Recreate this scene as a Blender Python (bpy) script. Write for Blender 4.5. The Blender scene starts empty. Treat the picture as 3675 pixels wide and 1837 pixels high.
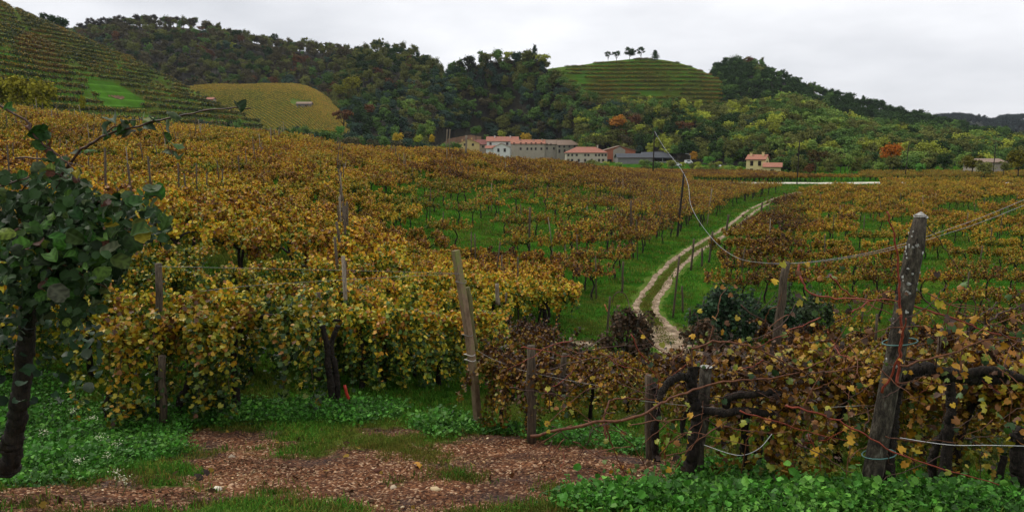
import bpy, math, random
import numpy as np
from mathutils import Vector, Matrix, Euler

sc = bpy.context.scene
COL = sc.collection
rnd = random.Random(7)
nr = np.random.RandomState(7)

# ------------------------------------------------------------------ camera
F = 745.0; PITCH = math.atan(105.5 / F); CZ = 8.5     # metres above the valley floor
CX0, CY0 = 512.0, 255.5
cam_d = bpy.data.cameras.new('camera'); cam = bpy.data.objects.new('camera', cam_d); COL.objects.link(cam)
cam_d.sensor_width = 36; cam_d.lens = 36 * F / 1024; cam_d.clip_start = .05; cam_d.clip_end = 12000
cam.location = (0, 0, CZ); cam.rotation_euler = (math.pi / 2 - PITCH, 0, 0)
sc.camera = cam

# ------------------------------------------------------------------ world: overcast sky
W = bpy.data.worlds.new('World'); sc.world = W; W.use_nodes = True
nt = W.node_tree; nt.nodes.clear()
def wn(t, **k):
    n = nt.nodes.new(t)
    for a, b in k.items(): setattr(n, a, b)
    return n
SUN_EL, SUN_AZ = math.radians(52), math.radians(-50)       # azimuth from +Y, negative = to the left
sky = wn('ShaderNodeTexSky'); sky.sky_type = 'NISHITA'; sky.sun_disc = False
sky.sun_elevation = SUN_EL; sky.sun_rotation = SUN_AZ
bg1 = wn('ShaderNodeBackground'); bg1.inputs[1].default_value = .1
nt.links.new(sky.outputs[0], bg1.inputs[0])
tc = wn('ShaderNodeTexCoord'); mp = wn('ShaderNodeMapping'); mp.inputs['Scale'].default_value = (1, 1, 3.2)
mp.inputs['Rotation'].default_value = (0, .25, .4)
nz = wn('ShaderNodeTexNoise'); nz.inputs['Scale'].default_value = 2.2; nz.inputs['Detail'].default_value = 6
nz.inputs['Roughness'].default_value = .52
nz2 = wn('ShaderNodeTexNoise'); nz2.inputs['Scale'].default_value = .9; nz2.inputs['Detail'].default_value = 2
nt.links.new(tc.outputs['Generated'], mp.inputs[0]); nt.links.new(mp.outputs[0], nz.inputs[0]); nt.links.new(tc.outputs['Generated'], nz2.inputs[0])
ad = wn('ShaderNodeMath', operation='ADD'); nt.links.new(nz.outputs[0], ad.inputs[0]); nt.links.new(nz2.outputs[0], ad.inputs[1])
rp = wn('ShaderNodeValToRGB'); rp.color_ramp.elements[0].position = .41; rp.color_ramp.elements[0].color = (.50, .51, .54, 1)
rp.color_ramp.elements[1].position = .59; rp.color_ramp.elements[1].color = (.86, .86, .88, 1)
hf = wn('ShaderNodeMath', operation='MULTIPLY'); hf.inputs[1].default_value = .5
nt.links.new(ad.outputs[0], hf.inputs[0]); nt.links.new(hf.outputs[0], rp.inputs[0])
bg2 = wn('ShaderNodeBackground'); bg2.inputs[1].default_value = 1.0
nt.links.new(rp.outputs[0], bg2.inputs[0])
mx = wn('ShaderNodeMixShader'); mx.inputs[0].default_value = .95
nt.links.new(bg1.outputs[0], mx.inputs[1]); nt.links.new(bg2.outputs[0], mx.inputs[2])
wo = wn('ShaderNodeOutputWorld'); nt.links.new(mx.outputs[0], wo.inputs[0])

sun_d = bpy.data.lights.new('sun', 'SUN'); sun = bpy.data.objects.new('sun', sun_d); COL.objects.link(sun)
sun_d.energy = 1.5; sun_d.angle = math.radians(16); sun_d.color = (1, .95, .86)
sd = Vector((math.sin(SUN_AZ) * math.cos(SUN_EL), math.cos(SUN_AZ) * math.cos(SUN_EL), math.sin(SUN_EL)))
sun.rotation_euler = sd.to_track_quat('Z', 'Y').to_euler(); sun.location = (0, 0, 60)
vs = sc.view_settings; vs.view_transform = 'Standard'; vs.look = 'None'; vs.exposure = 0.42; vs.gamma = 1; vs.use_curve_mapping = False
sc.cycles.max_bounces = 6; sc.cycles.diffuse_bounces = 3; sc.cycles.transparent_max_bounces = 6

# ------------------------------------------------------------------ measuring helpers
CP, SP = math.cos(PITCH), math.sin(PITCH)
def P(u, v, y):
    """the world point at forward distance y seen along a direction of the photograph (1024 px wide)"""
    dx, dy = (u - CX0) / F, -(v - CY0) / F
    d = (dx, dy * SP + CP, dy * CP - SP); k = y / d[1]
    return np.array((d[0] * k, y, CZ + d[2] * k))
def proj(x, y, z):
    z = z - CZ
    f = y * CP - z * SP; up = y * SP + z * CP
    f = np.where(np.abs(f) < 1e-6, 1e-6, f)
    return CX0 + F * x / f, CY0 - F * up / f
def sm(a, b, x):
    t = np.clip((x - a) / (b - a), 0, 1); return t * t * (3 - 2 * t)

def _hash(ix, iy, s):
    h = (ix.astype(np.int64) * 374761393 + iy.astype(np.int64) * 668265263 + s * 1442695041) & 0xFFFFFFFF
    h = ((h ^ (h >> 13)) * 1274126177) & 0xFFFFFFFF
    return ((h ^ (h >> 16)) & 0xFFFF) / 65535.0
def vnoise(x, y, s=0):
    x = np.asarray(x, float); y = np.asarray(y, float)
    ix, iy = np.floor(x), np.floor(y); fx, fy = x - ix, y - iy
    fx = fx * fx * (3 - 2 * fx); fy = fy * fy * (3 - 2 * fy)
    a = _hash(ix, iy, s); b = _hash(ix + 1, iy, s); c = _hash(ix, iy + 1, s); d = _hash(ix + 1, iy + 1, s)
    return (a * (1 - fx) + b * fx) * (1 - fy) + (c * (1 - fx) + d * fx) * fy
def fbm(x, y, s=0, o=4):
    t = 0; a = .5
    for i in range(o):
        t = t + a * (vnoise(x * 2 ** i, y * 2 ** i, s + i * 17) - .5); a *= .5
    return t

# ------------------------------------------------------------------ the lie of the land
CTRL = [  # u, v, forward distance: what the ground does, read off the photograph
 (0,511,5),(170,505,6),(512,505,6.3),(900,505,6.5),(1024,508,6.7),
 (60,425,11),(180,418,11.5),(330,405,12),(478,428,11.2),(600,440,10),(760,465,8.6),(900,480,8.2),(1020,490,7.8),
 (430,385,14.5),(430,350,20),(392,290,34),(392,255,46),(350,300,22),
 (50,227,25),(50,170,60),(0,120,100),(0,300,17),(-150,130,90),(-150,260,25),
 (200,245,28),(200,180,60),(200,140,100),(200,310,18),(300,147,105),(100,131,102),
 (350,262,32),(350,205,60),(350,160,108),
 (440,240,57),(440,215,68),(440,190,85),(450,160,118),(430,300,35),(480,300,35),(500,345,24),
 (560,345,29),(560,300,42),(560,250,56),(560,215,78),(560,190,105),(570,171,140),(640,176,215),
 (600,340,31),(640,240,64),(640,205,98),(640,185,145),(640,176,190),
 (655,340,33.5),(655,305,41),(670,285,47),(676,264,55.5),(697,250,63),(717,236,73.5),(738,222,88),(755,209,107),(767,203,119),
 (760,182,200),(700,182,200),
 (700,400,18),(900,400,18),(1024,400,18),(700,370,24),(800,370,24.5),(1000,370,24.5),(850,350,31.5),(1000,350,31.5),(1150,350,31.5),
 (850,300,42),(1000,300,42),(850,250,63.3),(1000,250,63.3),(850,210,105),(1000,210,105),(1150,300,42),(1150,220,90),
 (900,182,198),(1024,182,198),(1150,182,198)]
_pts = [P(*c) for c in CTRL]
for a in (-1.3, -1.0, -.6, -.3, 0, .3, .6, 1.0, 1.3):
    _pts.append(np.array((.5 * math.sin(a), .5 * math.cos(a), CZ - 1.7)))
    _pts.append(np.array((2.5 * math.sin(a), 2.5 * math.cos(a), CZ - 2.05)))
    for r_ in (300, 460, 800):
        zz = CZ - 8.5 + (sm(280, 420, np.array(r_)) * 3.5)
        _pts.append(np.array((r_ * math.sin(a), r_ * math.cos(a), zz)))
for a in (-1.3, -1.0): _pts.append(np.array((100 * math.sin(a), 100 * math.cos(a), CZ + 4)))
for a in (1.0, 1.3):
    _pts.append(np.array((100 * math.sin(a), 100 * math.cos(a), CZ - 8.5))); _pts.append(np.array((7 * math.sin(a), 7 * math.cos(a), CZ - 3.2)))
_pts = np.array(_pts)
def _warp(x, y):
    r = np.maximum(np.hypot(x, y), .5); a = np.clip(np.arctan2(x, y), -1.3, 1.3)
    return np.stack([a * 2.2, np.log(r)], -1)
_q = _warp(_pts[:, 0], _pts[:, 1])
def _phi(d): return d ** 1.6
_n = len(_q); _A = np.zeros((_n + 3, _n + 3)); _D = np.linalg.norm(_q[:, None] - _q[None], axis=2)
_A[:_n, :_n] = _phi(_D) - np.eye(_n) * .004; _A[:_n, _n] = 1; _A[:_n, _n + 1:] = _q; _A[_n, :_n] = 1; _A[_n + 1:, :_n] = _q.T
_w = np.linalg.solve(_A, np.concatenate([_pts[:, 2], np.zeros(3)]))
def H(x, y):
    """height of the smooth ground"""
    x = np.atleast_1d(np.asarray(x, float)); y = np.atleast_1d(np.asarray(y, float)); sh = x.shape
    x = x.ravel(); y = y.ravel(); out = np.empty(x.size)
    for i in range(0, x.size, 20000):
        q = _warp(x[i:i + 20000], y[i:i + 20000])
        d = np.linalg.norm(q[:, None] - _q[None], axis=2)
        out[i:i + 20000] = _phi(d) @ _w[:_n] + _w[_n] + q @ _w[_n + 1:]
    r = np.hypot(x, y)
    out = np.where(r > 800, CZ - 5, out)
    return out.reshape(sh)
def H1(x, y): return float(H(x, y)[0])
_gt = np.exp(np.linspace(math.log(3.0), math.log(700), 700))
def hit(u, v):
    """ground point seen in direction (u, v)"""
    d = P(u, v, 1.0) - np.array((0, 0, CZ))
    z = CZ + d[2] * _gt; g = H(d[0] * _gt, _gt); k = np.argmax(z < g)
    if not (z < g).any(): k = len(_gt) - 1
    if k > 0:
        a, b = z[k - 1] - g[k - 1], z[k] - g[k]; t = a / (a - b + 1e-9); yy = _gt[k - 1] * (1 - t) + _gt[k] * t
    else: yy = _gt[0]
    return np.array((d[0] * yy, yy, H1(d[0] * yy, yy)))

# ------------------------------------------------------------------ materials
def NM(name):
    m = bpy.data.materials.new(name); m.use_nodes = True; t = m.node_tree; t.nodes.clear()
    def n(kind, **k):
        x = t.nodes.new(kind)
        for a, b in k.items():
            if a.startswith('i_'): x.inputs[a[2:].replace('_', ' ')].default_value = b
            else: setattr(x, a, b)
        return x
    o = n('ShaderNodeOutputMaterial'); b = n('ShaderNodeBsdfPrincipled')
    t.links.new(b.outputs[0], o.inputs[0])
    return m, t, n, b, o
def ramp(n, stops, interp='LINEAR'):
    r = n('ShaderNodeValToRGB'); e = r.color_ramp.elements; r.color_ramp.interpolation = interp
    while len(e) < len(stops): e.new(.5)
    for k, (p, c) in zip(e, stops): k.position = p; k.color = (*c, 1)
    return r
def mmath(t, n, op, a, b=None, clamp=False):
    x = n('ShaderNodeMath', operation=op); x.use_clamp = clamp
    for i, s in enumerate((a, b)):
        if s is None: continue
        if isinstance(s, (int, float)): x.inputs[i].default_value = s
        else: t.links.new(s, x.inputs[i])
    return x.outputs[0]
AUT = [(0, (.02, .055, .008)), (.16, (.06, .135, .014)), (.32, (.26, .28, .02)), (.44, (.56, .44, .025)),
       (.56, (.64, .34, .016)), (.68, (.40, .16, .014)), (.80, (.20, .075, .016)), (1, (.055, .026, .013))]
def autumn_mat(name, spread=.5, wave=.3, wscale=.35, rough=.5, trans=.25):
    """leaf colour: each leaf's own value, plus the plant's own value ('hue'), plus slow drift over the field"""
    m, t, n, b, o = NM(name)
    a = n('ShaderNodeAttribute', attribute_name='rnd'); h = n('ShaderNodeAttribute', attribute_name='hue', attribute_type='INSTANCER')
    vv = n('ShaderNodeAttribute', attribute_name='val', attribute_type='INSTANCER')
    g = n('ShaderNodeNewGeometry'); z = n('ShaderNodeTexNoise', i_Scale=wscale, i_Detail=2.0)
    t.links.new(g.outputs['Position'], z.inputs['Vector'])
    s = mmath(t, n, 'MULTIPLY', mmath(t, n, 'SUBTRACT', a.outputs['Fac'], .5), spread)
    w = mmath(t, n, 'MULTIPLY', mmath(t, n, 'SUBTRACT', z.outputs[0], .5), wave)
    x = mmath(t, n, 'ADD', mmath(t, n, 'ADD', s, w), h.outputs['Fac'], True)
    r = ramp(n, AUT); t.links.new(x, r.inputs[0])
    mu = n('ShaderNodeVectorMath', operation='SCALE'); t.links.new(r.outputs[0], mu.inputs[0])
    t.links.new(vv.outputs['Fac'], mu.inputs['Scale'])
    t.links.new(mu.outputs[0], b.inputs['Base Color']); b.inputs['Roughness'].default_value = rough
    b.inputs['Specular IOR Level'].default_value = .35
    tr = n('ShaderNodeBsdfTranslucent'); t.links.new(mu.outputs[0], tr.inputs[0])
    ms = n('ShaderNodeMixShader'); ms.inputs[0].default_value = trans
    t.links.new(b.outputs[0], ms.inputs[1]); t.links.new(tr.outputs[0], ms.inputs[2]); t.links.new(ms.outputs[0], o.inputs[0])
    return m
def tint_mat(name, rough=.6, lo=.55, hi=1.45, trans=.15, spec=.2):
    """colour given by the plant ('tint'), every leaf a little lighter or darker"""
    m, t, n, b, o = NM(name)
    a = n('ShaderNodeAttribute', attribute_name='rnd'); h = n('ShaderNodeAttribute', attribute_name='tint', attribute_type='INSTANCER')
    mr = n('ShaderNodeMapRange'); mr.inputs[3].default_value = lo; mr.inputs[4].default_value = hi
    t.links.new(a.outputs['Fac'], mr.inputs[0])
    mu = n('ShaderNodeVectorMath', operation='SCALE'); t.links.new(h.outputs['Color'], mu.inputs[0]); t.links.new(mr.outputs[0], mu.inputs['Scale'])
    t.links.new(mu.outputs[0], b.inputs['Base Color']); b.inputs['Roughness'].default_value = rough; b.inputs['Specular IOR Level'].default_value = spec
    if trans:
        tr = n('ShaderNodeBsdfTranslucent'); t.links.new(mu.outputs[0], tr.inputs[0])
        ms = n('ShaderNodeMixShader'); ms.inputs[0].default_value = trans
        t.links.new(b.outputs[0], ms.inputs[1]); t.links.new(tr.outputs[0], ms.inputs[2]); t.links.new(ms.outputs[0], o.inputs[0])
    return m
def noise_mat(name, c1, c2, scale=8, rough=.8, bump=.3, detail=5, stretch=None, spec=.3, c3=None, lo=.35, hi=.65, obj=True, bscale=None):
    m, t, n, b, o = NM(name)
    c = n('ShaderNodeTexCoord'); mpn = n('ShaderNodeMapping')
    if stretch: mpn.inputs['Scale'].default_value = stretch
    t.links.new(c.outputs['Object' if obj else 'Generated'], mpn.inputs[0])
    z = n('ShaderNodeTexNoise', i_Scale=scale, i_Detail=float(detail), i_Roughness=.62); t.links.new(mpn.outputs[0], z.inputs['Vector'])
    st = [(lo, c1), (hi, c2)] if c3 is None else [(lo, c1), ((lo + hi) / 2, c2), (hi, c3)]
    r = ramp(n, st); t.links.new(z.outputs[0], r.inputs[0]); t.links.new(r.outputs[0], b.inputs['Base Color'])
    b.inputs['Roughness'].default_value = rough; b.inputs['Specular IOR Level'].default_value = spec
    if bump:
        z2 = n('ShaderNodeTexNoise', i_Scale=bscale or scale * 2.5, i_Detail=4.0); t.links.new(mpn.outputs[0], z2.inputs['Vector'])
        bp = n('ShaderNodeBump'); bp.inputs['Strength'].default_value = bump; bp.inputs['Distance'].default_value = .02
        t.links.new(z2.outputs[0], bp.inputs['Height']); t.links.new(bp.outputs[0], b.inputs['Normal'])
    return m
def plain(name, c, rough=.6, metal=0, spec=.3):
    m, t, n, b, o = NM(name); b.inputs['Base Color'].default_value = (*c, 1); b.inputs['Roughness'].default_value = rough
    b.inputs['Metallic'].default_value = metal; b.inputs['Specular IOR Level'].default_value = spec; return m

M_vine = autumn_mat('vine_leaf', .90, .55, .14, .6, .12)
M_vine_near = autumn_mat('vine_leaf_near', .98, .35, .5, .5, .12)
M_bark = noise_mat('vine_bark', (.008, .006, .005), (.032, .023, .016), 30, .9, .9, stretch=(1, 1, .25))
M_cane = noise_mat('cane_bark', (.09, .03, .015), (.22, .085, .04), 25, .6, .2)
M_cane_red = noise_mat('red_cane_bark', (.16, .022, .012), (.30, .06, .03), 20, .5, .2)
M_cane_dark = noise_mat('dark_cane_bark', (.035, .018, .014), (.10, .045, .03), 25, .55, .2)
M_tree = tint_mat('tree_leaf', .85, .55, 1.5, .12, .05)
M_wood_dark = noise_mat('tree_bark', (.02, .016, .012), (.07, .055, .04), 6, .9, .4)
M_grass = tint_mat('grass_blade', .7, .6, 1.5, .3, .06)
M_weed = tint_mat('weed_leaf', .5, .55, 1.5, .25)
def two_sided(m, back=(.15, .17, .125), amount=.6):
    t = m.node_tree; bs = [x for x in t.nodes if x.type == 'BSDF_PRINCIPLED'][0]; src = bs.inputs['Base Color'].links[0].from_socket
    g = t.nodes.new('ShaderNodeNewGeometry'); mu = t.nodes.new('ShaderNodeMath'); mu.operation = 'MULTIPLY'; mu.inputs[1].default_value = amount; t.links.new(g.outputs['Backfacing'], mu.inputs[0])
    mxn = t.nodes.new('ShaderNodeMix'); mxn.data_type = 'RGBA'; t.links.new(mu.outputs[0], mxn.inputs[0]); t.links.new(src, mxn.inputs[6]); mxn.inputs[7].default_value = (*back, 1); t.links.new(mxn.outputs[2], bs.inputs['Base Color'])
M_stone = tint_mat('stone', .9, .6, 1.4, 0, .05)
M_post = noise_mat('post_wood', (.035, .026, .018), (.13, .095, .06), 9, .85, .5, stretch=(6, 6, .7))
M_post_pale = noise_mat('pale_post_wood', (.13, .10, .07), (.30, .25, .18), 9, .85, .5, stretch=(6, 6, .7))
M_bush = tint_mat('bush_leaf', .6, .35, 1.8, .22, .16)
two_sided(M_bush)
M_wire = plain('wire', (.22, .21, .19), .5, .5)
M_cable = plain('cable_sheath', (.34, .35, .37), .6)
M_string = plain('twine', (.50, .47, .42), .8)

# ------------------------------------------------------------------ geometry helpers
class G:
    """collects triangles, each with a material slot and each vertex with its own value"""
    def __init__(s): s.V = []; s.Fc = []; s.M = []; s.R = []; s.n = 0
    def add(s, V, Fc, mat=0, r=.5):
        V = np.asarray(V, float).reshape(-1, 3); Fc = np.asarray(Fc, np.int32).reshape(-1, 3)
        s.V.append(V); s.Fc.append(Fc + s.n); s.M.append(np.full(len(Fc), mat, np.int32))
        s.R.append(np.broadcast_to(np.asarray(r, float), (len(V),)).copy()); s.n += len(V); return s
    def merge(s, g, off=(0, 0, 0), scale=1.0, matoff=0):
        for V, Fc, M_, R in zip(g.V, g.Fc, g.M, g.R):
            s.V.append(V * scale + np.array(off)); s.Fc.append(Fc + s.n - 0 if False else Fc + s.n); s.M.append(M_ + matoff); s.R.append(R)
        s.n += g.n; return s
    def arrays(s):
        return np.concatenate(s.V), np.concatenate(s.Fc), np.concatenate(s.M), np.concatenate(s.R)
    def mesh(s, name, mats, smooth=True):
        V, Fc, M_, R = s.arrays() if s.V else (np.zeros((0, 3)), np.zeros((0, 3), int), np.zeros(0, int), np.zeros(0))
        return raw_mesh(name, V, Fc, mats, M_, R, smooth)
def raw_mesh(name, V, Fc, mats, M_=None, R=None, smooth=True):
    me = bpy.data.meshes.new(name)
    me.vertices.add(len(V)); me.vertices.foreach_set('co', np.ascontiguousarray(V, np.float32).ravel())
    me.loops.add(len(Fc) * 3); me.loops.foreach_set('vertex_index', np.ascontiguousarray(Fc, np.int32).ravel())
    me.polygons.add(len(Fc)); me.polygons.foreach_set('loop_start', np.arange(0, len(Fc) * 3, 3, dtype=np.int32))
    me.polygons.foreach_set('loop_total', np.full(len(Fc), 3, np.int32))
    if M_ is not None: me.polygons.foreach_set('material_index', M_.astype(np.int32))
    me.update(calc_edges=True)
    me.polygons.foreach_set('use_smooth', np.full(len(Fc), bool(smooth)))
    if R is not None:
        at = me.attributes.new('rnd', 'FLOAT', 'POINT'); at.data.foreach_set('value', R.astype(np.float32))
    for m in (mats if isinstance(mats, (list, tuple)) else [mats]): me.materials.append(m)
    return me
def link(name, data, parent=None, loc=(0, 0, 0), rot=(0, 0, 0), scale=(1, 1, 1)):
    o = bpy.data.objects.new(name, data); COL.objects.link(o)
    o.location = loc; o.rotation_euler = rot; o.scale = scale
    if parent is not None: o.parent = parent
    return o
def tag(o, label=None, cat=None, group=None, kind=None):
    if label: o['label'] = label
    if cat: o['category'] = cat
    if group: o['group'] = group
    if kind: o['kind'] = kind
    return o

def tube(g, pts, rad, seg=6, mat=0, r=.5, cap=True):
    pts = np.asarray(pts, float); n = len(pts); rad = np.broadcast_to(np.asarray(rad, float), (n,))
    T = np.gradient(pts, axis=0); T /= np.linalg.norm(T, axis=1)[:, None] + 1e-9
    ref = np.array((0, 0, 1.)) if abs(T[0][2]) < .8 else np.array((1., 0, 0))
    V = []; a = np.arange(seg) * 2 * math.pi / seg
    for p, t, q in zip(pts, T, rad):
        s = np.cross(t, ref); s /= np.linalg.norm(s) + 1e-9; b = np.cross(s, t); ref = ref - t * ref.dot(t); 
        V.append(p + q * (np.cos(a)[:, None] * s + np.sin(a)[:, None] * b))
    V = np.concatenate(V); Fc = []
    for i in range(n - 1):
        for j in range(seg):
            k = (j + 1) % seg; A = i * seg
            Fc += [(A + j, A + k, A + seg + k), (A + j, A + seg + k, A + seg + j)]
    if cap:
        for j in range(1, seg - 1):
            Fc.append((0, j + 1, j)); B = (n - 1) * seg; Fc.append((B, B + j, B + j + 1))
    g.add(V, Fc, mat, r)
def spline(pts, k=4):
    pts = np.asarray(pts, float); out = []; n = len(pts)
    for i in range(n - 1):
        p0, p1, p2, p3 = pts[max(i - 1, 0)], pts[i], pts[i + 1], pts[min(i + 2, n - 1)]
        for j in range(k):
            t = j / k
            out.append(.5 * ((2 * p1) + (p2 - p0) * t + (2 * p0 - 5 * p1 + 4 * p2 - p3) * t * t + (3 * p1 - p0 - 3 * p2 + p3) * t ** 3))
    out.append(pts[-1]); return np.array(out)
def box(g, x0, x1, y0, y1, z0, z1, mat=0):
    V = [(x, y, z) for z in (z0, z1) for y in (y0, y1) for x in (x0, x1)]
    q = [(0, 2, 3, 1), (4, 5, 7, 6), (0, 1, 5, 4), (1, 3, 7, 5), (3, 2, 6, 7), (2, 0, 4, 6)]
    Fc = []
    for a, b, c, d in q: Fc += [(a, b, c), (a, c, d)]
    # separate verts per face for flat shading
    V = np.array(V)[np.array(Fc).ravel()]; g.add(V, np.arange(len(V)).reshape(-1, 3), mat)
def frames(n, nrm):
    """rotation matrices whose z axis is nrm, spun at random"""
    nrm = nrm / (np.linalg.norm(nrm, axis=1)[:, None] + 1e-9)
    r = nr.normal(size=(n, 3)); x = r - nrm * (r * nrm).sum(1)[:, None]; x /= np.linalg.norm(x, axis=1)[:, None] + 1e-9
    y = np.cross(nrm, x); return np.stack([x, y, nrm], 2)
def leaves(g, pos, nrm, size, tmpl, mat=0, r=None):
    TV, TF = tmpl; n = len(pos)
    if n == 0: return
    R = frames(n, nrm); size = np.broadcast_to(size, (n,))
    V = pos[:, None, :] + np.einsum('nij,kj->nki', R, TV) * size[:, None, None]
    Fc = (TF[None] + (np.arange(n) * len(TV))[:, None, None]).reshape(-1, 3)
    if r is None: r = nr.rand(n)
    g.add(V.reshape(-1, 3), Fc, mat, np.repeat(r, len(TV)))
DIA = (np.array([(-.5, 0, .06), (0, -.42, 0), (.55, 0, .06), (0, .42, 0)]), np.array([(0, 1, 2), (0, 2, 3)]))
PEN = (np.array([(-.45, 0, 0), (-.25, -.5, .10), (.3, -.42, .05), (.6, 0, -.08), (.3, .42, .05), (-.25, .5, .10)]), np.array([(0, 1, 2), (0, 2, 3), (0, 3, 4), (0, 4, 5)]))
def lobed():
    a = np.radians([180, 215, 238, 265, 290, 318, 335, 0, 25, 42, 70, 95, 122, 145]); rr = np.array([.10, .46, .42, .54, .45, .58, .50, .70, .50, .58, .45, .54, .42, .46])
    V = [(0, 0, -.02)] + [(r * math.cos(t), r * math.sin(t), .10 * r * abs(math.sin(t * 2.0)) - .18 * max(0, r - .3)) for t, r in zip(a, rr)]
    n = len(a); return np.array(V), np.array([(0, 1 + i, 1 + (i + 1) % n) for i in range(n)])
LOB = lobed()
def cordate(rows=5, cols=5, curl=.35, roll=.16, pleat=0.0, seed=0):
    r = np.random.RandomState(seed); ph = r.uniform(0, 6, 3); V = []; Fc = []
    for i in range(rows + 1):
        t = i / rows; w = .5 * math.sin(math.pi * min(1, t * .93 + .07)) ** .62 * (1 + .06 * math.sin(t * 17 + ph[0]))
        for j in range(cols):
            s = -1 + 2 * j / (cols - 1); x = t - .5 + (.10 * abs(s) ** 1.5 if t > .5 else -.07 * abs(s) ** 2)
            V.append((x, s * w * (1 - .12 * abs(roll)), roll * abs(s) ** 1.6 * w * 2 - curl * (t - .35) ** 2 + pleat * math.sin(16 * (t + .35 * abs(s)) + ph[1]) * abs(s) + .03 * math.sin(9 * t + s * 2 + ph[2])))
    for i in range(rows):
        for j in range(cols - 1):
            a = i * cols + j; Fc += [(a, a + cols + 1, a + 1), (a, a + cols, a + cols + 1)]
    return np.array(V), np.array(Fc)
COR = cordate()

# ------------------------------------------------------------------ instancing for what nobody could count
def stuff(name, label, cat, variants, mats, pts, rot, scl, vid, hue=None, val=None, tint=None, smooth=False):
    """one object: holds its own source shapes and a cloud of points they are set out on"""
    n = len(pts)
    if n == 0: return
    VV, FF, MM, RR, PP = [], [], [], [], []; off = 0
    for k, g in enumerate(variants):
        V, Fc, M_, R = g.arrays(); VV.append(V); FF.append(Fc + off); MM.append(M_); RR.append(R); PP.append(np.full(len(V), k)); off += len(V)
    VV.append(pts); RR.append(np.zeros(n)); PP.append(np.full(n, -1))
    me = raw_mesh(name, np.concatenate(VV), np.concatenate(FF), mats, np.concatenate(MM), np.concatenate(RR), smooth)
    tot = off + n
    def att(nm, ty, arr, w=1):
        a = me.attributes.new(nm, ty, 'POINT'); full = np.zeros((tot, w), np.float32); full[off:] = np.asarray(arr).reshape(n, w)
        a.data.foreach_set('vector' if w == 3 else 'value', full.ravel() if ty != 'INT' else full.ravel().astype(np.int32))
    a = me.attributes.new('part', 'INT', 'POINT'); a.data.foreach_set('value', np.concatenate(PP).astype(np.int32))
    att('vid', 'INT', vid); att('rot', 'FLOAT_VECTOR', rot, 3)
    scl = np.asarray(scl, float); scl = scl if scl.ndim == 2 else np.repeat(scl[:, None], 3, 1)
    att('scl', 'FLOAT_VECTOR', scl, 3)
    if hue is not None: att('hue', 'FLOAT', hue)
    if val is not None: att('val', 'FLOAT', val)
    if tint is not None: att('tint', 'FLOAT_VECTOR', tint, 3)
    o = link(name, me); tag(o, label, cat, kind='stuff')
    ng = bpy.data.node_groups.new(name, 'GeometryNodeTree')
    ng.interface.new_socket('Geometry', in_out='INPUT', socket_type='NodeSocketGeometry')
    ng.interface.new_socket('Geometry', in_out='OUTPUT', socket_type='NodeSocketGeometry')
    N = ng.nodes; L = ng.links; gi = N.new('NodeGroupInput'); go = N.new('NodeGroupOutput')
    def attr(nm, ty):
        x = N.new('GeometryNodeInputNamedAttribute'); x.data_type = ty; x.inputs['Name'].default_value = nm; return x.outputs['Attribute']
    def eq(sock, val_):
        c = N.new('FunctionNodeCompare'); c.data_type = 'INT'; c.operation = 'EQUAL'
        ins = [i for i in c.inputs if i.type == 'INT']; L.new(sock, ins[0]); ins[1].default_value = val_; return c.outputs[0]
    pa = attr('part', 'INT'); vi = attr('vid', 'INT'); ro = attr('rot', 'FLOAT_VECTOR'); so = attr('scl', 'FLOAT_VECTOR')
    e2r = N.new('FunctionNodeEulerToRotation'); L.new(ro, e2r.inputs[0])
    def sep(cond):
        s = N.new('GeometryNodeSeparateGeometry'); s.domain = 'POINT'; L.new(gi.outputs[0], s.inputs[0]); L.new(cond, s.inputs['Selection']); return s.outputs[0]
    pg = sep(eq(pa, -1)); j = N.new('GeometryNodeJoinGeometry')
    for k in range(len(variants)):
        ip = N.new('GeometryNodeInstanceOnPoints'); L.new(pg, ip.inputs['Points']); L.new(eq(vi, k), ip.inputs['Selection'])
        L.new(sep(eq(pa, k)), ip.inputs['Instance']); L.new(e2r.outputs[0], ip.inputs['Rotation']); L.new(so, ip.inputs['Scale'])
        L.new(ip.outputs[0], j.inputs[0])
    L.new(j.outputs[0], go.inputs[0])
    md = o.modifiers.new('scatter', 'NODES'); md.node_group = ng
    return o
def part(name, me, parent, **k):
    """a part whose mesh is in world coordinates, under a thing whose Empty stands at its base"""
    p = parent
    off = Vector((0, 0, 0))
    while p is not None: off += p.location; p = p.parent
    o = link(name, me, parent, loc=-off)
    for a, b in k.items(): o[a] = b
    return o
def thing(name, loc, label, cat, group=None, rot=(0, 0, 0), scale=1.0):
    o = link(name, None, loc=loc, rot=rot, scale=(scale,) * 3); o.empty_display_size = .2
    return tag(o, label, cat, group)

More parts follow.
